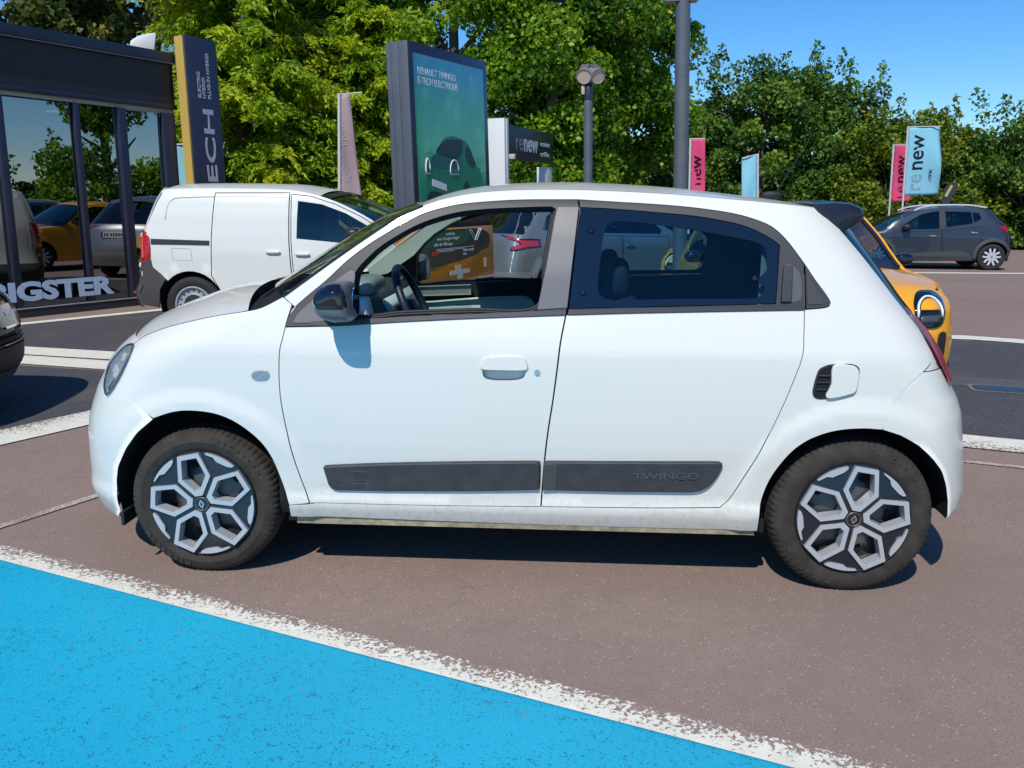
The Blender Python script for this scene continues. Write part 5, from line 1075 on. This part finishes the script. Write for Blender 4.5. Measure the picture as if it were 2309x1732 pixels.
# ------------------------------------------------------------------ signs
E_ = empty('pylon_sign', (-4.72, 13.15, 0), 0, 'tall navy pylon sign with a gold edge beside the showroom', 'sign'); rzS = math.atan2(.89, .456); tilt(E_, rzS, -.014)
SN = mat('sign_navy', (.028, .033, .065), .35); LET = mat('sign_letters', (.50, .53, .60), .45)
E_.location = (-4.72+.05, 13.15, 0)
box('sign_body', (.30, .113, 1.91), (.60, .20, 3.82), SN, E_, .006); box('gold_edge', (-.012, .113, 1.91), (.022, .16, 3.80), mat('gold_edge', (.52, .36, .10), .4), E_)
UPR = lambda x, z: frame_m((x, .010, z), (0, 0, 1), (-1, 0, 0))
text('sign_lettering', 'E-TECH', .275, LET, E_, UPR(.445, .95), depth=.002, bold=.004, fit=(1.87, .20))
for i, (s_, x_) in enumerate((('ELECTRIC', .235), ('HYBRID', .325), ('PLUG-IN HYBRID', .425))): text('sign_lettering', s_, .078, LET, E_, UPR(x_, 2.97), depth=.002, stretch=1.10, bold=.002)

T_ = empty('advert_totem', (-.976+.085, 8.28, .259), 0, 'grey advertising totem with a green poster screen and orange foot', 'advert'); tilt(T_, math.atan2(.8905, .4555), -.031); T_.scale = (.82, .82, .82)
TG = mat('totem_grey', (.085, .098, .12), .45, noise=(2, .1)); TN = mat('totem_navy', (.020, .024, .055), .25)
box('case', (.91, .185, 2.22), (1.80, .11, 2.02), TG, T_, .008); box('front_case', (.91, .065, 2.22), (1.80, .13, 2.02), TG, T_, .01); box('front_frame', (.91, -.004, 2.22), (1.79, .012, 2.01), TN, T_, .003); box('rear_case', (.91, .255, 2.22), (1.80, .07, 2.02), TG, T_, .006)
POS = mat('poster_green', (.010, .13, .09), .18, noise=(3.2, .45, 4), coat=.6)
m, nt, b = newmat('poster'); tc = nt.nodes.new('ShaderNodeTexCoord'); sx = nt.nodes.new('ShaderNodeSeparateXYZ'); nt.links.new(tc.outputs['Object'], sx.inputs[0])
zz = mth(nt, 'DIVIDE', mth(nt, 'SUBTRACT', sx.outputs[2], 1.35), 1.76); c0 = ramp(nt, zz, [(0, (.006, .10, .10)), (.45, (.006, .17, .06)), (.72, (.008, .15, .10)), (.9, (.012, .13, .22)), (1, (.015, .12, .24))])
nz = noise(nt, tc.outputs['Object'], 2.6, 4); c1 = mixc(nt, ramp(nt, nz, [(.45, (0, 0, 0)), (.75, (.7,)*3)]), c0, (.03, .24, .14)); vr = voro(nt, tc.outputs['Object'], 3.2); c1 = mixc(nt, ramp(nt, vr, [(.2, (.35,)*3), (.3, (0, 0, 0))]), c1, (.05, .26, .20))
nt.links.new(c1, b.inputs['Base Color']); b.inputs['Roughness'].default_value = .2; b.inputs['Coat Weight'].default_value = .8; nt.links.new(c1, b.inputs['Emission Color']); b.inputs['Emission Strength'].default_value = .35
scr = box('screen', (.90, -.012, 2.23), (1.60, .006, 1.76), m, T_)
XZ = lambda x, z, y=-.0155: frame_m((x, y, z), (1, 0, 0), (0, 0, 1))
PTX = mat('poster_text', (.75, .80, .82), .5)
text('poster_lettering', 'RENAULT TWINGO', .108, PTX, T_, XZ(.17, 2.895), depth=.0008, stretch=.88, bold=.0012); text('poster_lettering', 'E-TECH ELECTRIQUE', .108, PTX, T_, XZ(.17, 2.79), depth=.0008, stretch=.88, bold=.0012)
# printed car on the poster, in thin layers
def pp(name, pts, o, m, smooth=True): 
    q = prism(name, spline(pts, .03, True) if smooth else pts, -.0158-o*.0015, -.0150, m, T_); return q
PG = mat('print_green', (.012, .20, .10), .35); PD = mat('print_dark', (.006, .03, .025), .3); PL_ = mat('print_pale', (.70, .76, .74), .4); PT = mat('print_teal', (.01, .10, .09), .3)
pp('printed_car', [(.24, 1.55), (.26, 1.85), (.34, 1.97), (.52, 2.06), (.66, 2.20), (.90, 2.25), (1.20, 2.20), (1.34, 2.08), (1.40, 1.94), (1.55, 1.86), (1.60, 1.70), (1.58, 1.50), (.9, 1.42), (.4, 1.44)], 1, PG)
pp('printed_windscreen', [(.50, 2.05), (.68, 2.18), (.92, 2.215), (1.12, 2.19), (1.02, 2.00), (.75, 2.0)], 2, PD); pp('printed_window', [(1.18, 2.02), (1.22, 2.15), (1.36, 2.04), (1.43, 1.93), (1.30, 1.90)], 2, PD); pp('printed_shadow', [(.26, 1.52), (.40, 1.60), (.95, 1.50), (1.05, 1.42), (.5, 1.40)], 2, PD); pp('printed_wheel', [(1.08, 1.50), (1.12, 1.68), (1.22, 1.72), (1.28, 1.58), (1.24, 1.44), (1.14, 1.42)], 2, PD); pp('printed_bonnet', [(.36, 1.94), (.52, 2.02), (1.0, 1.98), (1.08, 1.90), (.7, 1.86), (.42, 1.88)], 2, PT)
pp('printed_plate', [(.38, 1.74), (.70, 1.68), (.70, 1.60), (.38, 1.66)], 3, PL_, False)
for cx, rx in ((.90, .10), (.30, .045)):
    bm = bmesh.new(); btube(bm, [(cx+rx*math.cos(R(a)), -.019, 1.84+.13*math.sin(R(a))) for a in range(0, 181, 15)]+[(cx-rx, -.019, 1.80), (cx+rx, -.019, 1.80)], .009, 6); bmobj('printed_lamp', bm, PL_, T_, smooth=True)
# lower orange section of the totem, sticker with text, brown foot
OP = mat('orange_board', (.62, .22, .012), .35, coat=.5)
box('dark_gap', (.92, .15, 1.18), (1.78, .26, .06), TN, T_); box('orange_section', (.91, .13, .83), (1.86, .30, .66), OP, T_, .012); box('foot', (.91, .14, .092), (1.84, .30, .816), mat('brown_foot', (.085, .035, .022), .5, noise=(2, .25)), T_); box('foot_trim', (.91, -.024, .495), (1.86, .012, .018), mat('pale_trim'), T_)
stk = [(-.02, .72), (.3, .70), (.9, .745), (1.35, .80), (1.55, .86)]+[(1.58+.16*math.sin(R(a)), .985-.125*math.cos(R(a))) for a in (20, 50, 80, 110, 140)]+[(1.50, 1.12), (1.30, 1.14), (-.02, 1.14)]
prism('sticker', stk, -.026, -.019, mat('sticker_dark', (.020, .040, .038), .35, noise=(1.5, .4)), T_)
prism('sticker_green', [(.05, .95), (.9, .945), (1.15, .99), (1.25, 1.08), (1.24, 1.12), (.05, 1.12)], -.0275, -.0255, mat('sticker_green', (.008, .10, .055), .35), T_)
for i, (s_, x_, z_, sz) in enumerate((('assistant', .62, 1.075, .055), ('avec Google intégré', .42, 1.02, .055), ('plus de 100 apps', .35, .955, .055), ('club renault', 1.02, .862, .050), ('DIAC', 1.02, .815, .036))): text('sticker_lettering', s_, sz, PTX, T_, XZ(x_, z_, -.0285), depth=.0005, stretch=1.15)
for z_, a, c in ((.915, .40, 1.30), (.90, .40, 1.05), (.885, .40, .80)): box('sticker_line', ((a+c)/2, -.0265, z_), (c-a, .002, .006), PTX, T_)
for o_ in (0, .05): tube('chevron', [(1.20+o_, -.028, 1.12), (1.32+o_, -.028, .985), (1.45+o_, -.028, 1.13)], .007, PL_, T_, 5)
prism('white_cross', [(.82, .70), (.96, .70), (.98, .635), (1.18, .635), (1.18, .585), (1.0, .585), (1.0, .53), (.88, .53), (.87, .585), (.70, .585), (.70, .635), (.84, .635)], -.026, -.019, mat('cross_grey', (.55, .53, .50), .5), T_); box('red_mark', (.36, -.0265, .87), (.14, .003, .045), mat('red_mark', (.55, .04, .03), .4), T_)
box('orange_rib', (1.60, -.022, .69), (.06, .004, .12), mat('pale_orange', (.70, .48, .30), .5), T_)

G_ = empty('gate_sign', (-.14, 18.0, 0), 0, 'white and dark portal sign reading renew in front of the trees', 'sign'); tilt(G_, math.atan2(2.5, .98), -.02)
WC = mat('white_column', (.62, .64, .64), .5); PB = mat('portal_dark', (.022, .026, .028), .35)
box('column', (.02, .18, 1.58), (.10, .42, 3.16), WC, G_, .01); box('column_front', (.12, .02, 1.58), (.12, .12, 3.15), WC, G_, .006); box('column', (2.80, .12, 1.15), (.50, .20, 2.3), WC, G_, .006); box('sign_panel', (1.62, .06, 2.72), (2.86, .14, .68), PB, G_, .006)
text('sign_lettering', 're', .52, mat('outline_grey', (.30, .31, .32), .5), G_, frame_m((.62, -.014, 2.58), (1, 0, 0), (0, 0, 1)), depth=.001, stretch=1.0); text('sign_lettering', 'new', .52, mat('portal_white', (.72, .74, .74), .5), G_, frame_m((1.10, -.014, 2.58), (1, 0, 0), (0, 0, 1)), depth=.001, stretch=1.0, bold=.012)
text('sign_lettering', 'occasions', .15, mat('portal_white'), G_, frame_m((2.15, -.014, 2.74), (1, 0, 0), (0, 0, 1)), depth=.001, stretch=1.1, bold=.003); text('sign_lettering', 'certifiées', .15, mat('portal_white'), G_, frame_m((2.15, -.014, 2.52), (1, 0, 0), (0, 0, 1)), depth=.001, stretch=1.1, bold=.003)
box('spotlight', (.22, -.10, 2.42), (.10, .12, .10), mat('spot_grey', (.45, .42, .36), .5), G_, .01)

# ------------------------------------------------------------------ lamp posts
POLE = mat('pole_grey', (.115, .13, .155), .42, metal=.2, noise=(6, .12))
L1 = empty('lamp_post', (1.83+.031*2.6, 9.85, 0), 0, 'tall thick grey lamp post rising behind the hatchback roof', 'lamp post'); tilt(L1)
lathe('post', [(.080, 0), (.078, 3.6), (.072, 7.2), (0, 7.2)], POLE, L1, 28, 'z'); box('base_plate', (0, 0, .02), (.34, .34, .04), POLE, L1, .01); box('bracket', (-.025, 0, 3.66), (.36, .15, .16), mat('bracket_grey', (.30, .31, .34), .5), L1, .008)
for sx_ in (-1, 1): tube('arm', [(0, 0, 7.1), (sx_*.8, 0, 7.25)], .035, POLE, L1, 8); box('lamp_head', (sx_*1.0, 0, 7.25), (.6, .25, .09), POLE, L1, .02)
L2 = empty('spotlight_post', (1.13+.031*2.8, 14., 0), 0, 'short grey post topped by twin round spotlights', 'lamp post'); tilt(L2, 0, -.02)
lathe('post', [(.072, 0), (.069, 3.02), (.060, 3.03), (.058, 3.30), (0, 3.30)], POLE, L2, 24, 'z'); lathe('collar', [(.064, 3.05), (.066, 3.06), (.066, 3.28), (.06, 3.29)], mat('collar_navy', (.025, .03, .06), .4), L2, 24, 'z'); box('junction_box', (-.085, -.02, 3.20), (.05, .06, .14), mat('spot_grey'), L2, .008)
for x_, rz in ((-.05, -14), (.09, 22)):
    e = empty('spotlight', (x_, 0, 3.44)); e.parent = L2; e.rotation_euler = (R(24), 0, R(rz))
    bm = lathe('', [(0, .12), (.07, .12), (.085, .09), (.095, .02), (.115, -.09), (.122, -.14), (.112, -.145), (.105, -.13)], None, None, 28, bm_only=True); bmobj('housing', bm, mat('spot_housing', (.22, .22, .22), .45), e, angle=30)
    bm = lathe('', [(0, -.132), (.108, -.132)], None, None, 28, bm_only=True); bmobj('lens', bm, mat('spot_lens', (.62, .52, .42), .35), e)
    for q in range(6): box('fin', (0, .02-.03*q+.06, .105), (.12, .008, .03), mat('spot_housing'), e)

# ------------------------------------------------------------------ flags
def flag(loc, rz, w, z0, z1, col, label, taper=1., slant=0., pole_l=True, letters=(), lean=-.025, pole_top=None, cloth='cloth'):
    """banner on an upright pole; letters: (string, size, x, z, colour name, stretch)"""
    e = empty('banner_flag', loc, 0, label, 'flag', 'banner flags round the car park'); tilt(e, rz, lean)
    P_ = mat('flag_pole', (.52, .54, .57), .4); tube('pole', [(0, 0, 0), (0, 0, (pole_top or z1)+.03)], .028, P_, e, 8); tube('arm', [(0, 0, z1+.012), (w, 0, z1+.012+slant)], .014, P_, e, 6)
    wv = lambda x, z: .06*math.sin(3.4*z+2.6*x)*(x/w)+.03*math.sin(11*x+3.1*z)*(x/w)
    rows = [[(.035+(w-.035)*i/10*(1+.05*(z1-z))*(taper+(1-taper)*(z1-z)/(z1-z0)), wv(w*i/10, z), z+slant*i/10) for i in range(11)] for z in np.linspace(z0, z1, 26)]
    c = grid('banner', rows, mat('flag_'+col[0], col[1], .75), e, True); md = c.modifiers.new('t', 'SOLIDIFY'); md.thickness = .003
    for q in (.1, .5, .9): superq('clip', (.015, 0, z0+(z1-z0)*q), (.025, .012, .02), 3., P_, e, nu=8, nv=6)
    for s_, sz, x_, z_, cn, st in letters:
        t = text('banner_lettering', s_, sz, mat('ink_'+cn, {'dark': (.012, .03, .05), 'plum': (.06, .006, .02), 'pale': (.40, .62, .72), 'rose': (.32, .025, .08), 'white': (.7, .68, .7)}[cn], .6), e, Matrix.Identity(4), depth=.0006, stretch=st, bold=sz*.012)
        for v in t.data.vertices:
            x2, z2 = x_-v.co.y, z_+v.co.x; v.co = (x2, wv(x2, z2)-.0045-abs(v.co.z), z2+slant*x2/w)
    return e
BLUE = ('blue', (.22, .52, .66)); PINK = ('pink', (.62, .06, .17)); MAUVE = ('mauve', (.36, .27, .30))
flag((10.56+.06, 24., 0), R(-4), .86, 1.78, 3.55, BLUE, 'pale blue banner reading renew electric, largest flag right of the lamp post', letters=(('re', .56, .44, 1.88, 'pale', .95), ('new', .56, .44, 2.42, 'dark', .98), ('electric', .15, .70, 1.96, 'dark', 1.1)))
flag((11.06+.06, 26., 0), R(-38), .50, 1.62, 3.22, PINK, 'raspberry pink banner close beside the big pale blue one', letters=(('re', .44, .38, 1.70, 'rose', .95), ('new', .44, .38, 2.14, 'plum', 1.05)))
flag((4.36+.06, 22., 0), R(-15), .36, 1.60, 3.06, PINK, 'pink banner standing just right of the tall lamp post', letters=(('re', .38, .27, 1.52, 'rose', 1.0), ('new', .38, .27, 1.95, 'plum', 1.12)))
flag((6.68+.06, 24., 0), R(175), .42, 1.30, 2.83, BLUE, 'small pale blue banner behind the hatchback aerial', slant=-.08, lean=-.06, letters=(('new', .34, .27, 1.72, 'dark', 1.1),))
flag((-3.04+.05, 15., 0), R(20), .38, 1.30, 3.22, MAUVE, 'mauve-grey banner between the van and the advertising totem', taper=.38, slant=.06, lean=.03, letters=(('MEHARI', .11, .13, 2.40, 'white', 1.0), ('K', .17, .20, 1.80, 'white', 1.2)))
flag((-5.86, 15.6, 0), R(-10), .40, 1.30, 2.44, BLUE, 'pale blue banner half hidden behind the navy pylon sign', letters=(('new', .24, .28, 1.62, 'dark', 1.1),))
cn_ = empty('teardrop_flag', (11.85, 24.2, 0), 0, 'dark leaning teardrop flag with yellow print behind the crossover', 'flag'); tube('pole', [(0, 0, 0), (.05, 0, 1.5), (.20, 0, 2.1)], .02, RUB, cn_, 6)
prism('banner', spline([(-.12, 1.55), (-.13, 1.75), (-.08, 2.0), (.03, 2.12), (.16, 2.14), (.27, 2.06), (.24, 1.95), (.12, 1.70), (.06, 1.55)], .05, True), -.03, -.024, mat('flag_charcoal', (.03, .035, .055), .7), cn_); prism('print', [(-.08, 1.78), (.07, 2.07), (.13, 2.04), (-.01, 1.74)], -.035, -.0305, mat('print_yellow', (.42, .42, .10), .6), cn_)
# ------------------------------------------------------------------ trees
def leafmat(name, dark, mid, light, warm=None, tr=.35):
    m = bpy.data.materials.new(name); m.use_nodes = True; nt = m.node_tree; nt.nodes.clear(); MATS[name] = m
    o = nt.nodes.new('ShaderNodeOutputMaterial'); at = nt.nodes.new('ShaderNodeAttribute'); at.attribute_name = 'tint'
    stops = [(0., dark), (.45, mid), (.9, light)]+([(.97, light), (.985, warm)] if warm else [])
    c = ramp(nt, at.outputs['Fac'], stops)
    d = nt.nodes.new('ShaderNodeBsdfPrincipled'); d.inputs['Roughness'].default_value = .5; d.inputs['Specular IOR Level'].default_value = .35; t = nt.nodes.new('ShaderNodeBsdfTranslucent'); mx = nt.nodes.new('ShaderNodeMixShader'); mx.inputs[0].default_value = tr
    nt.links.new(c, d.inputs['Base Color']); nt.links.new(c, t.inputs[0]); nt.links.new(d.outputs[0], mx.inputs[1]); nt.links.new(t.outputs[0], mx.inputs[2]); nt.links.new(mx.outputs[0], o.inputs[0]); return m
def leaves(name, C, size, m, parent, aspect=.65, up=.4, axis=None, outd=None, tint=None):
    """one quad per point of C (N,3); size scalar or (N,)"""
    n = len(C); A = RNG.normal(size=(n, 3)); 
    if axis is not None: A = axis+A*.35
    A /= np.linalg.norm(A, axis=1)[:, None]
    Nn = RNG.normal(size=(n, 3))*.75; Nn[:, 2] += up
    if outd is not None: Nn += outd*.7
    Nn -= A*(Nn*A).sum(1)[:, None]; Nn /= np.linalg.norm(Nn, axis=1)[:, None]+1e-9
    Bv = np.cross(Nn, A); s = (np.ones(n)*size*RNG.uniform(.65, 1.3, n))[:, None]
    V = np.empty((n, 4, 3)); V[:, 0] = C-A*s*.5; V[:, 1] = C+Bv*s*.5*aspect+Nn*s*.06; V[:, 2] = C+A*s*.5; V[:, 3] = C-Bv*s*.5*aspect+Nn*s*.06
    me = bpy.data.meshes.new(name); me.vertices.add(4*n); me.vertices.foreach_set('co', V.reshape(-1).astype('f')); me.loops.add(4*n); me.loops.foreach_set('vertex_index', np.arange(4*n, dtype='i'))
    me.polygons.add(n); me.polygons.foreach_set('loop_start', np.arange(0, 4*n, 4, dtype='i')); me.update(calc_edges=True)
    t = RNG.uniform(0, 1, n) if tint is None else np.clip(tint+RNG.normal(size=n)*.22, 0, .96); t = np.where(RNG.uniform(0, 1, n) > .985, .99, t)
    at = me.attributes.new('tint', 'FLOAT', 'POINT'); at.data.foreach_set('value', np.repeat(t, 4).astype('f'))
    return link(name, me, m, parent)
def trunk(name, parent, h, r, limbs, m, lean=0., seedv=0):
    """tapered trunk and limbs; returns list of limb end points"""
    rg = random.Random(seedv); bm = bmesh.new(); n = 10
    pts = [(lean*h*(i/n)+rg.uniform(-.05, .05)*(1 if i else 0), rg.uniform(-.05, .05)*(1 if i else 0), h*i/n) for i in range(n+1)]
    btube(bm, pts, [r*(1.35 if i == 0 else 1)*(1-.85*i/n)+.01 for i in range(n+1)], 8)
    for z, az, L, el in limbs:
        i = min(n-1, int(z/h*n)); p = Vector(pts[i]); d = Vector((math.cos(az)*math.cos(el), math.sin(az)*math.cos(el), math.sin(el))); q = [p]
        for k in range(1, 6): q.append(p+d*L*k/5+Vector((rg.uniform(-.06, .06), rg.uniform(-.06, .06), rg.uniform(-.03, .08)))*L*.25)
        rr0 = r*(1-.8*i/n)*.55+.012; btube(bm, q, [rr0*(1-.8*k/5)+.006 for k in range(6)], 6)
    return bmobj(name, bm, m, parent, smooth=True)
BARK = mat('bark', (.13, .105, .08), .9, noise=(5, .4, 6), bump=(12, .6)); BARKG = mat('bark_grey', (.21, .19, .165), .9, noise=(4, .45, 6), bump=(10, .5))
LM_DARK = leafmat('leaves_dark', (.035, .060, .012), (.10, .135, .025), (.22, .24, .045), (.32, .25, .06)); LM_FEA = leafmat('leaves_feather', (.12, .25, .010), (.30, .47, .018), (.52, .60, .025), (.62, .52, .05), .5); LM_TUL = leafmat('leaves_glossy', (.04, .12, .008), (.14, .31, .015), (.33, .50, .03), (.65, .48, .04), .48); LM_HED = leafmat('leaves_hedge', (.028, .085, .014), (.085, .19, .026), (.21, .33, .035), (.34, .34, .05), .38); LM_YEL = leafmat('leaves_yellowish', (.05, .10, .010), (.14, .22, .018), (.28, .34, .025), (.40, .34, .04), .4)
def broad_tree(name, x, y, h, rx, ry, zc0, nclump, nleaf, lsize, m, label, cat='tree', group=None, bark=BARK, tr=.22, clr=.62, seedv=1, shape=1.0, shoots=0):
    """trunk, limbs and a crown made of leaf clumps in an uneven ellipsoid between zc0 and h"""
    e = empty(name, (x, y, 0), 0, label, cat, group); rg = np.random.default_rng(seedv)
    limbs = [(rg.uniform(.25, .85)*h*.8, rg.uniform(0, 6.28), rg.uniform(.5, .9)*rx, rg.uniform(.3, .9)) for _ in range(16)]
    trunk('trunk', e, h*.88, tr, limbs, bark, rg.uniform(-.02, .02), seedv)
    zc = (zc0+h)/2; rz = (h-zc0)/2; C = []; O = []; T = []
    for k in range(nclump):
        d = rg.normal(size=3); d /= np.linalg.norm(d); q = rg.uniform(.35, 1.)**.5
        f = 1+.18*math.sin(3*math.atan2(d[1], d[0])+seedv)+.12*math.sin(5*d[2]*3+seedv*2)
        wz = (1-.35*max(0, d[2])*shape)
        cc = np.array([d[0]*rx*q*f*wz, d[1]*ry*q*f*wz, zc+d[2]*rz*q]); rc = clr*rg.uniform(.55, 1.25)
        nn = int(nleaf*(rc/clr)**2); dd = rg.normal(size=(nn, 3)); dd /= np.linalg.norm(dd, axis=1)[:, None]; rad = rg.uniform(.25, 1., nn)**.6
        P = cc+dd*rad[:, None]*rc*np.array([1, 1, .75]); P[:, 2] -= .15*rc*rad
        C.append(P); O.append(dd); T.append(np.full(nn, rg.uniform(.15, .85)))
    for k in range(shoots):     # upright shoots above the crown
        a = rg.uniform(-1, 1)*rx*.85; b_ = rg.uniform(-1, 1)*ry*.6; z0 = h-rz*.25*rg.uniform(.2, 1.2); L = rg.uniform(.3, .95); nn = int(34*L); t = rg.uniform(0, 1, nn)
        w = .16*(1-t*.8); C.append(np.stack([a+rg.normal(size=nn)*w, b_+rg.normal(size=nn)*w, z0+t*L], 1)); O.append(rg.normal(size=(nn, 3))*.3); T.append(np.full(nn, rg.uniform(.2, .7)))
    C = np.vstack(C); O = np.vstack(O); T = np.concatenate(T); keep = C[:, 2] > .15; C, O, T = C[keep], O[keep], T[keep]
    leaves('crown', C, lsize, m, e, .72, .45, None, O, T); return e
def feather_tree(name, x, y, h, r0, zc0, nbranch, m, label, seedv=1, lsize=.165):
    """conifer-like tree: drooping feathery sprays round a straight stem"""
    e = empty(name, (x, y, 0), 0, label, 'tree'); rg = np.random.default_rng(seedv)
    trunk('trunk', e, h, .2, [], BARK, 0, seedv); C = []; A = []; T = []; O = []; bm = bmesh.new()
    for k in range(nbranch):
        z = zc0+(h-zc0)*rg.uniform(0, 1)**.9; az = rg.uniform(0, 2*math.pi); L = r0*(1-.55*(z-zc0)/(h-zc0))*rg.uniform(.65, 1.15); dr = rg.uniform(.15, .45)
        d = np.array([math.cos(az), math.sin(az), 0]); tt = np.linspace(.12, 1, 5); btube(bm, [tuple(d*L*t+np.array([0, 0, z+.25*L*t-dr*L*t*t])) for t in tt], [.03*(1-.7*t) for t in tt], 4, False)
        ns = int(14+10*L); tint = rg.uniform(.15, .9)
        for q in range(ns):
            t = rg.uniform(.15, 1); base = d*L*t+np.array([0, 0, z+.25*L*t-dr*L*t*t]); sd_ = np.array([-d[1], d[0], 0])*rg.choice((-1, 1)); ax = (d*.6+sd_*rg.uniform(.2, 1)+np.array([0, 0, rg.uniform(-.95, .05)])); ax /= np.linalg.norm(ax); l = rg.uniform(.25, .65); nn = 14
            u = rg.uniform(0, 1, nn); P = base+ax*l*u[:, None]+rg.normal(size=(nn, 3))*.045; P[:, 2] -= .18*u*u*l; C.append(P); aa = np.tile(ax, (nn, 1)); A.append(aa); T.append(np.full(nn, tint+.25*(t-.6))); O.append(np.tile(d, (nn, 1)))
    bmobj('branches', bm, BARK, e, smooth=True)
    C = np.vstack(C); A = np.vstack(A); T = np.concatenate(T); O = np.vstack(O); keep = C[:, 2] > .2; leaves('crown', C[keep], lsize, m, e, .34, .5, A[keep], O[keep], T[keep]); return e
# dark trees behind the showroom
broad_tree('plane_tree', -15.5, 27., 12.5, 4.2, 3.2, 2.5, 110, 300, .26, LM_DARK, 'dark olive tree behind the showroom at the far left', seedv=11, tr=.28, clr=.85)
broad_tree('plane_tree', -11.3, 29., 12., 3.2, 3.0, 2.5, 80, 300, .26, LM_DARK, 'dark olive tree rising over the showroom roof vent', seedv=12, tr=.26, clr=.85)
broad_tree('plane_tree', -20.5, 26., 12.5, 4., 3.2, 2.5, 70, 280, .26, LM_DARK, 'dark olive tree mostly cut off by the left edge', seedv=13, tr=.28, clr=.85)
feather_tree('feathery_conifer', -6.9, 23., 11.5, 3.0, .8, 420, LM_FEA, 'feathery yellow-green conifer right behind the navy pylon sign', 21)
feather_tree('feathery_conifer', -4.3, 24.5, 11., 2.8, .6, 400, LM_FEA, 'feathery green conifer behind the mauve flag', 22)
broad_tree('tulip_tree', -1.6, 24.5, 12., 2.9, 2.4, .4, 230, 420, .135, LM_TUL, 'glossy green tulip tree above the advertising totem', seedv=31, bark=BARKG, tr=.22, clr=.72)
broad_tree('tulip_tree', 1.0, 23.5, 12., 2.1, 2.2, .3, 205, 420, .135, LM_TUL, 'glossy green tulip tree behind the twin spotlight post', seedv=32, bark=BARKG, tr=.24, clr=.70)
broad_tree('tulip_tree', 2.95, 25.5, 12., 1.75, 2.0, .3, 205, 420, .135, LM_TUL, 'glossy green tulip tree next to the tall lamp post', seedv=33, bark=BARKG, tr=.24, clr=.70)
# tall hedge to the right and round the corner
hed = [(6.6, 33., 5.2, 1.9, LM_HED, 'tall hedge shrub right of the tall lamp post'), (8.7, 31.5, 6.5, 2.1, LM_HED, 'highest hedge shrub, spiky top, right of the lamp post'), (11.3, 32.5, 6.3, 2.0, LM_HED, 'tall hedge shrub above the hatchback aerial'), (13.6, 32., 4.8, 2.1, LM_YEL, 'yellowish hedge shrub left of the flag pair'), (16.2, 33., 4.6, 2.1, LM_YEL, 'yellowish hedge shrub behind the flag pair'), (18.6, 32., 5.0, 2.1, LM_HED, 'dark hedge shrub behind the crossover'), (20.9, 31., 5.2, 2.1, LM_HED, 'dark hedge shrub behind the crossover tail'), (22.6, 28.5, 5.2, 2.0, LM_YEL, 'hedge shrub at the right edge of the picture')]
for i, (x, y, h, r, m, lb) in enumerate(hed):
    broad_tree('hedge_shrub', x, y, h, r*1.2, 1.6, -.8, 150, 230, .15, m, lb, 'shrub', 'shrubs of the tall hedge', seedv=50+i, tr=.10, clr=.60, shape=.2, shoots=30)
for i, (x, y) in enumerate(((24.5, 24.), (25.5, 19.), (26., 14.), (26., 9.), (25.5, 4.))):
    broad_tree('hedge_shrub', x, y, 4.0, 2.6, 2.6, -.6, 80, 180, .22, LM_TUL, ['hedge shrub outside the right edge, farthest of those in the showroom glass', 'hedge shrub outside the right edge, second farthest in the showroom glass', 'hedge shrub outside the right edge, middle one in the showroom glass', 'hedge shrub outside the right edge, second nearest in the showroom glass', 'hedge shrub outside the right edge, nearest in the showroom glass'][i], 'shrub', 'hedge shrubs mirrored in the showroom glass', seedv=70+i, tr=.12, clr=.85, shape=.2, shoots=8)
broad_tree('roadside_tree', 29., 15.5, 11., 2.6, 2.6, 4.8, 50, 200, .26, LM_TUL, 'tree outside the picture mirrored in the showroom glass', seedv=80, tr=.3, clr=.9)
SU2 = copy_tree(SUV); SU2.location = (9.6, 10.6, 0); SU2.rotation_euler = (0, 0, R(-105)); tag(SU2, 'dark crossover outside the picture mirrored in the showroom glass', 'car')

# far belt of wood closing the view behind the trees
n = 26000; X = RNG.uniform(-45, 62, n); Z = RNG.uniform(0, 1, n)**.8*(3.6+.7*np.sin(X*.35)+.4*np.sin(X*1.3)); Y = 46+RNG.normal(size=n)*1.6
wd = leaves('distant_wood', np.stack([X, Y, Z], 1), .42, LM_HED, None, .8, .2); tag(wd, 'far belt of dark foliage behind the trees', 'wood', kind='stuff')
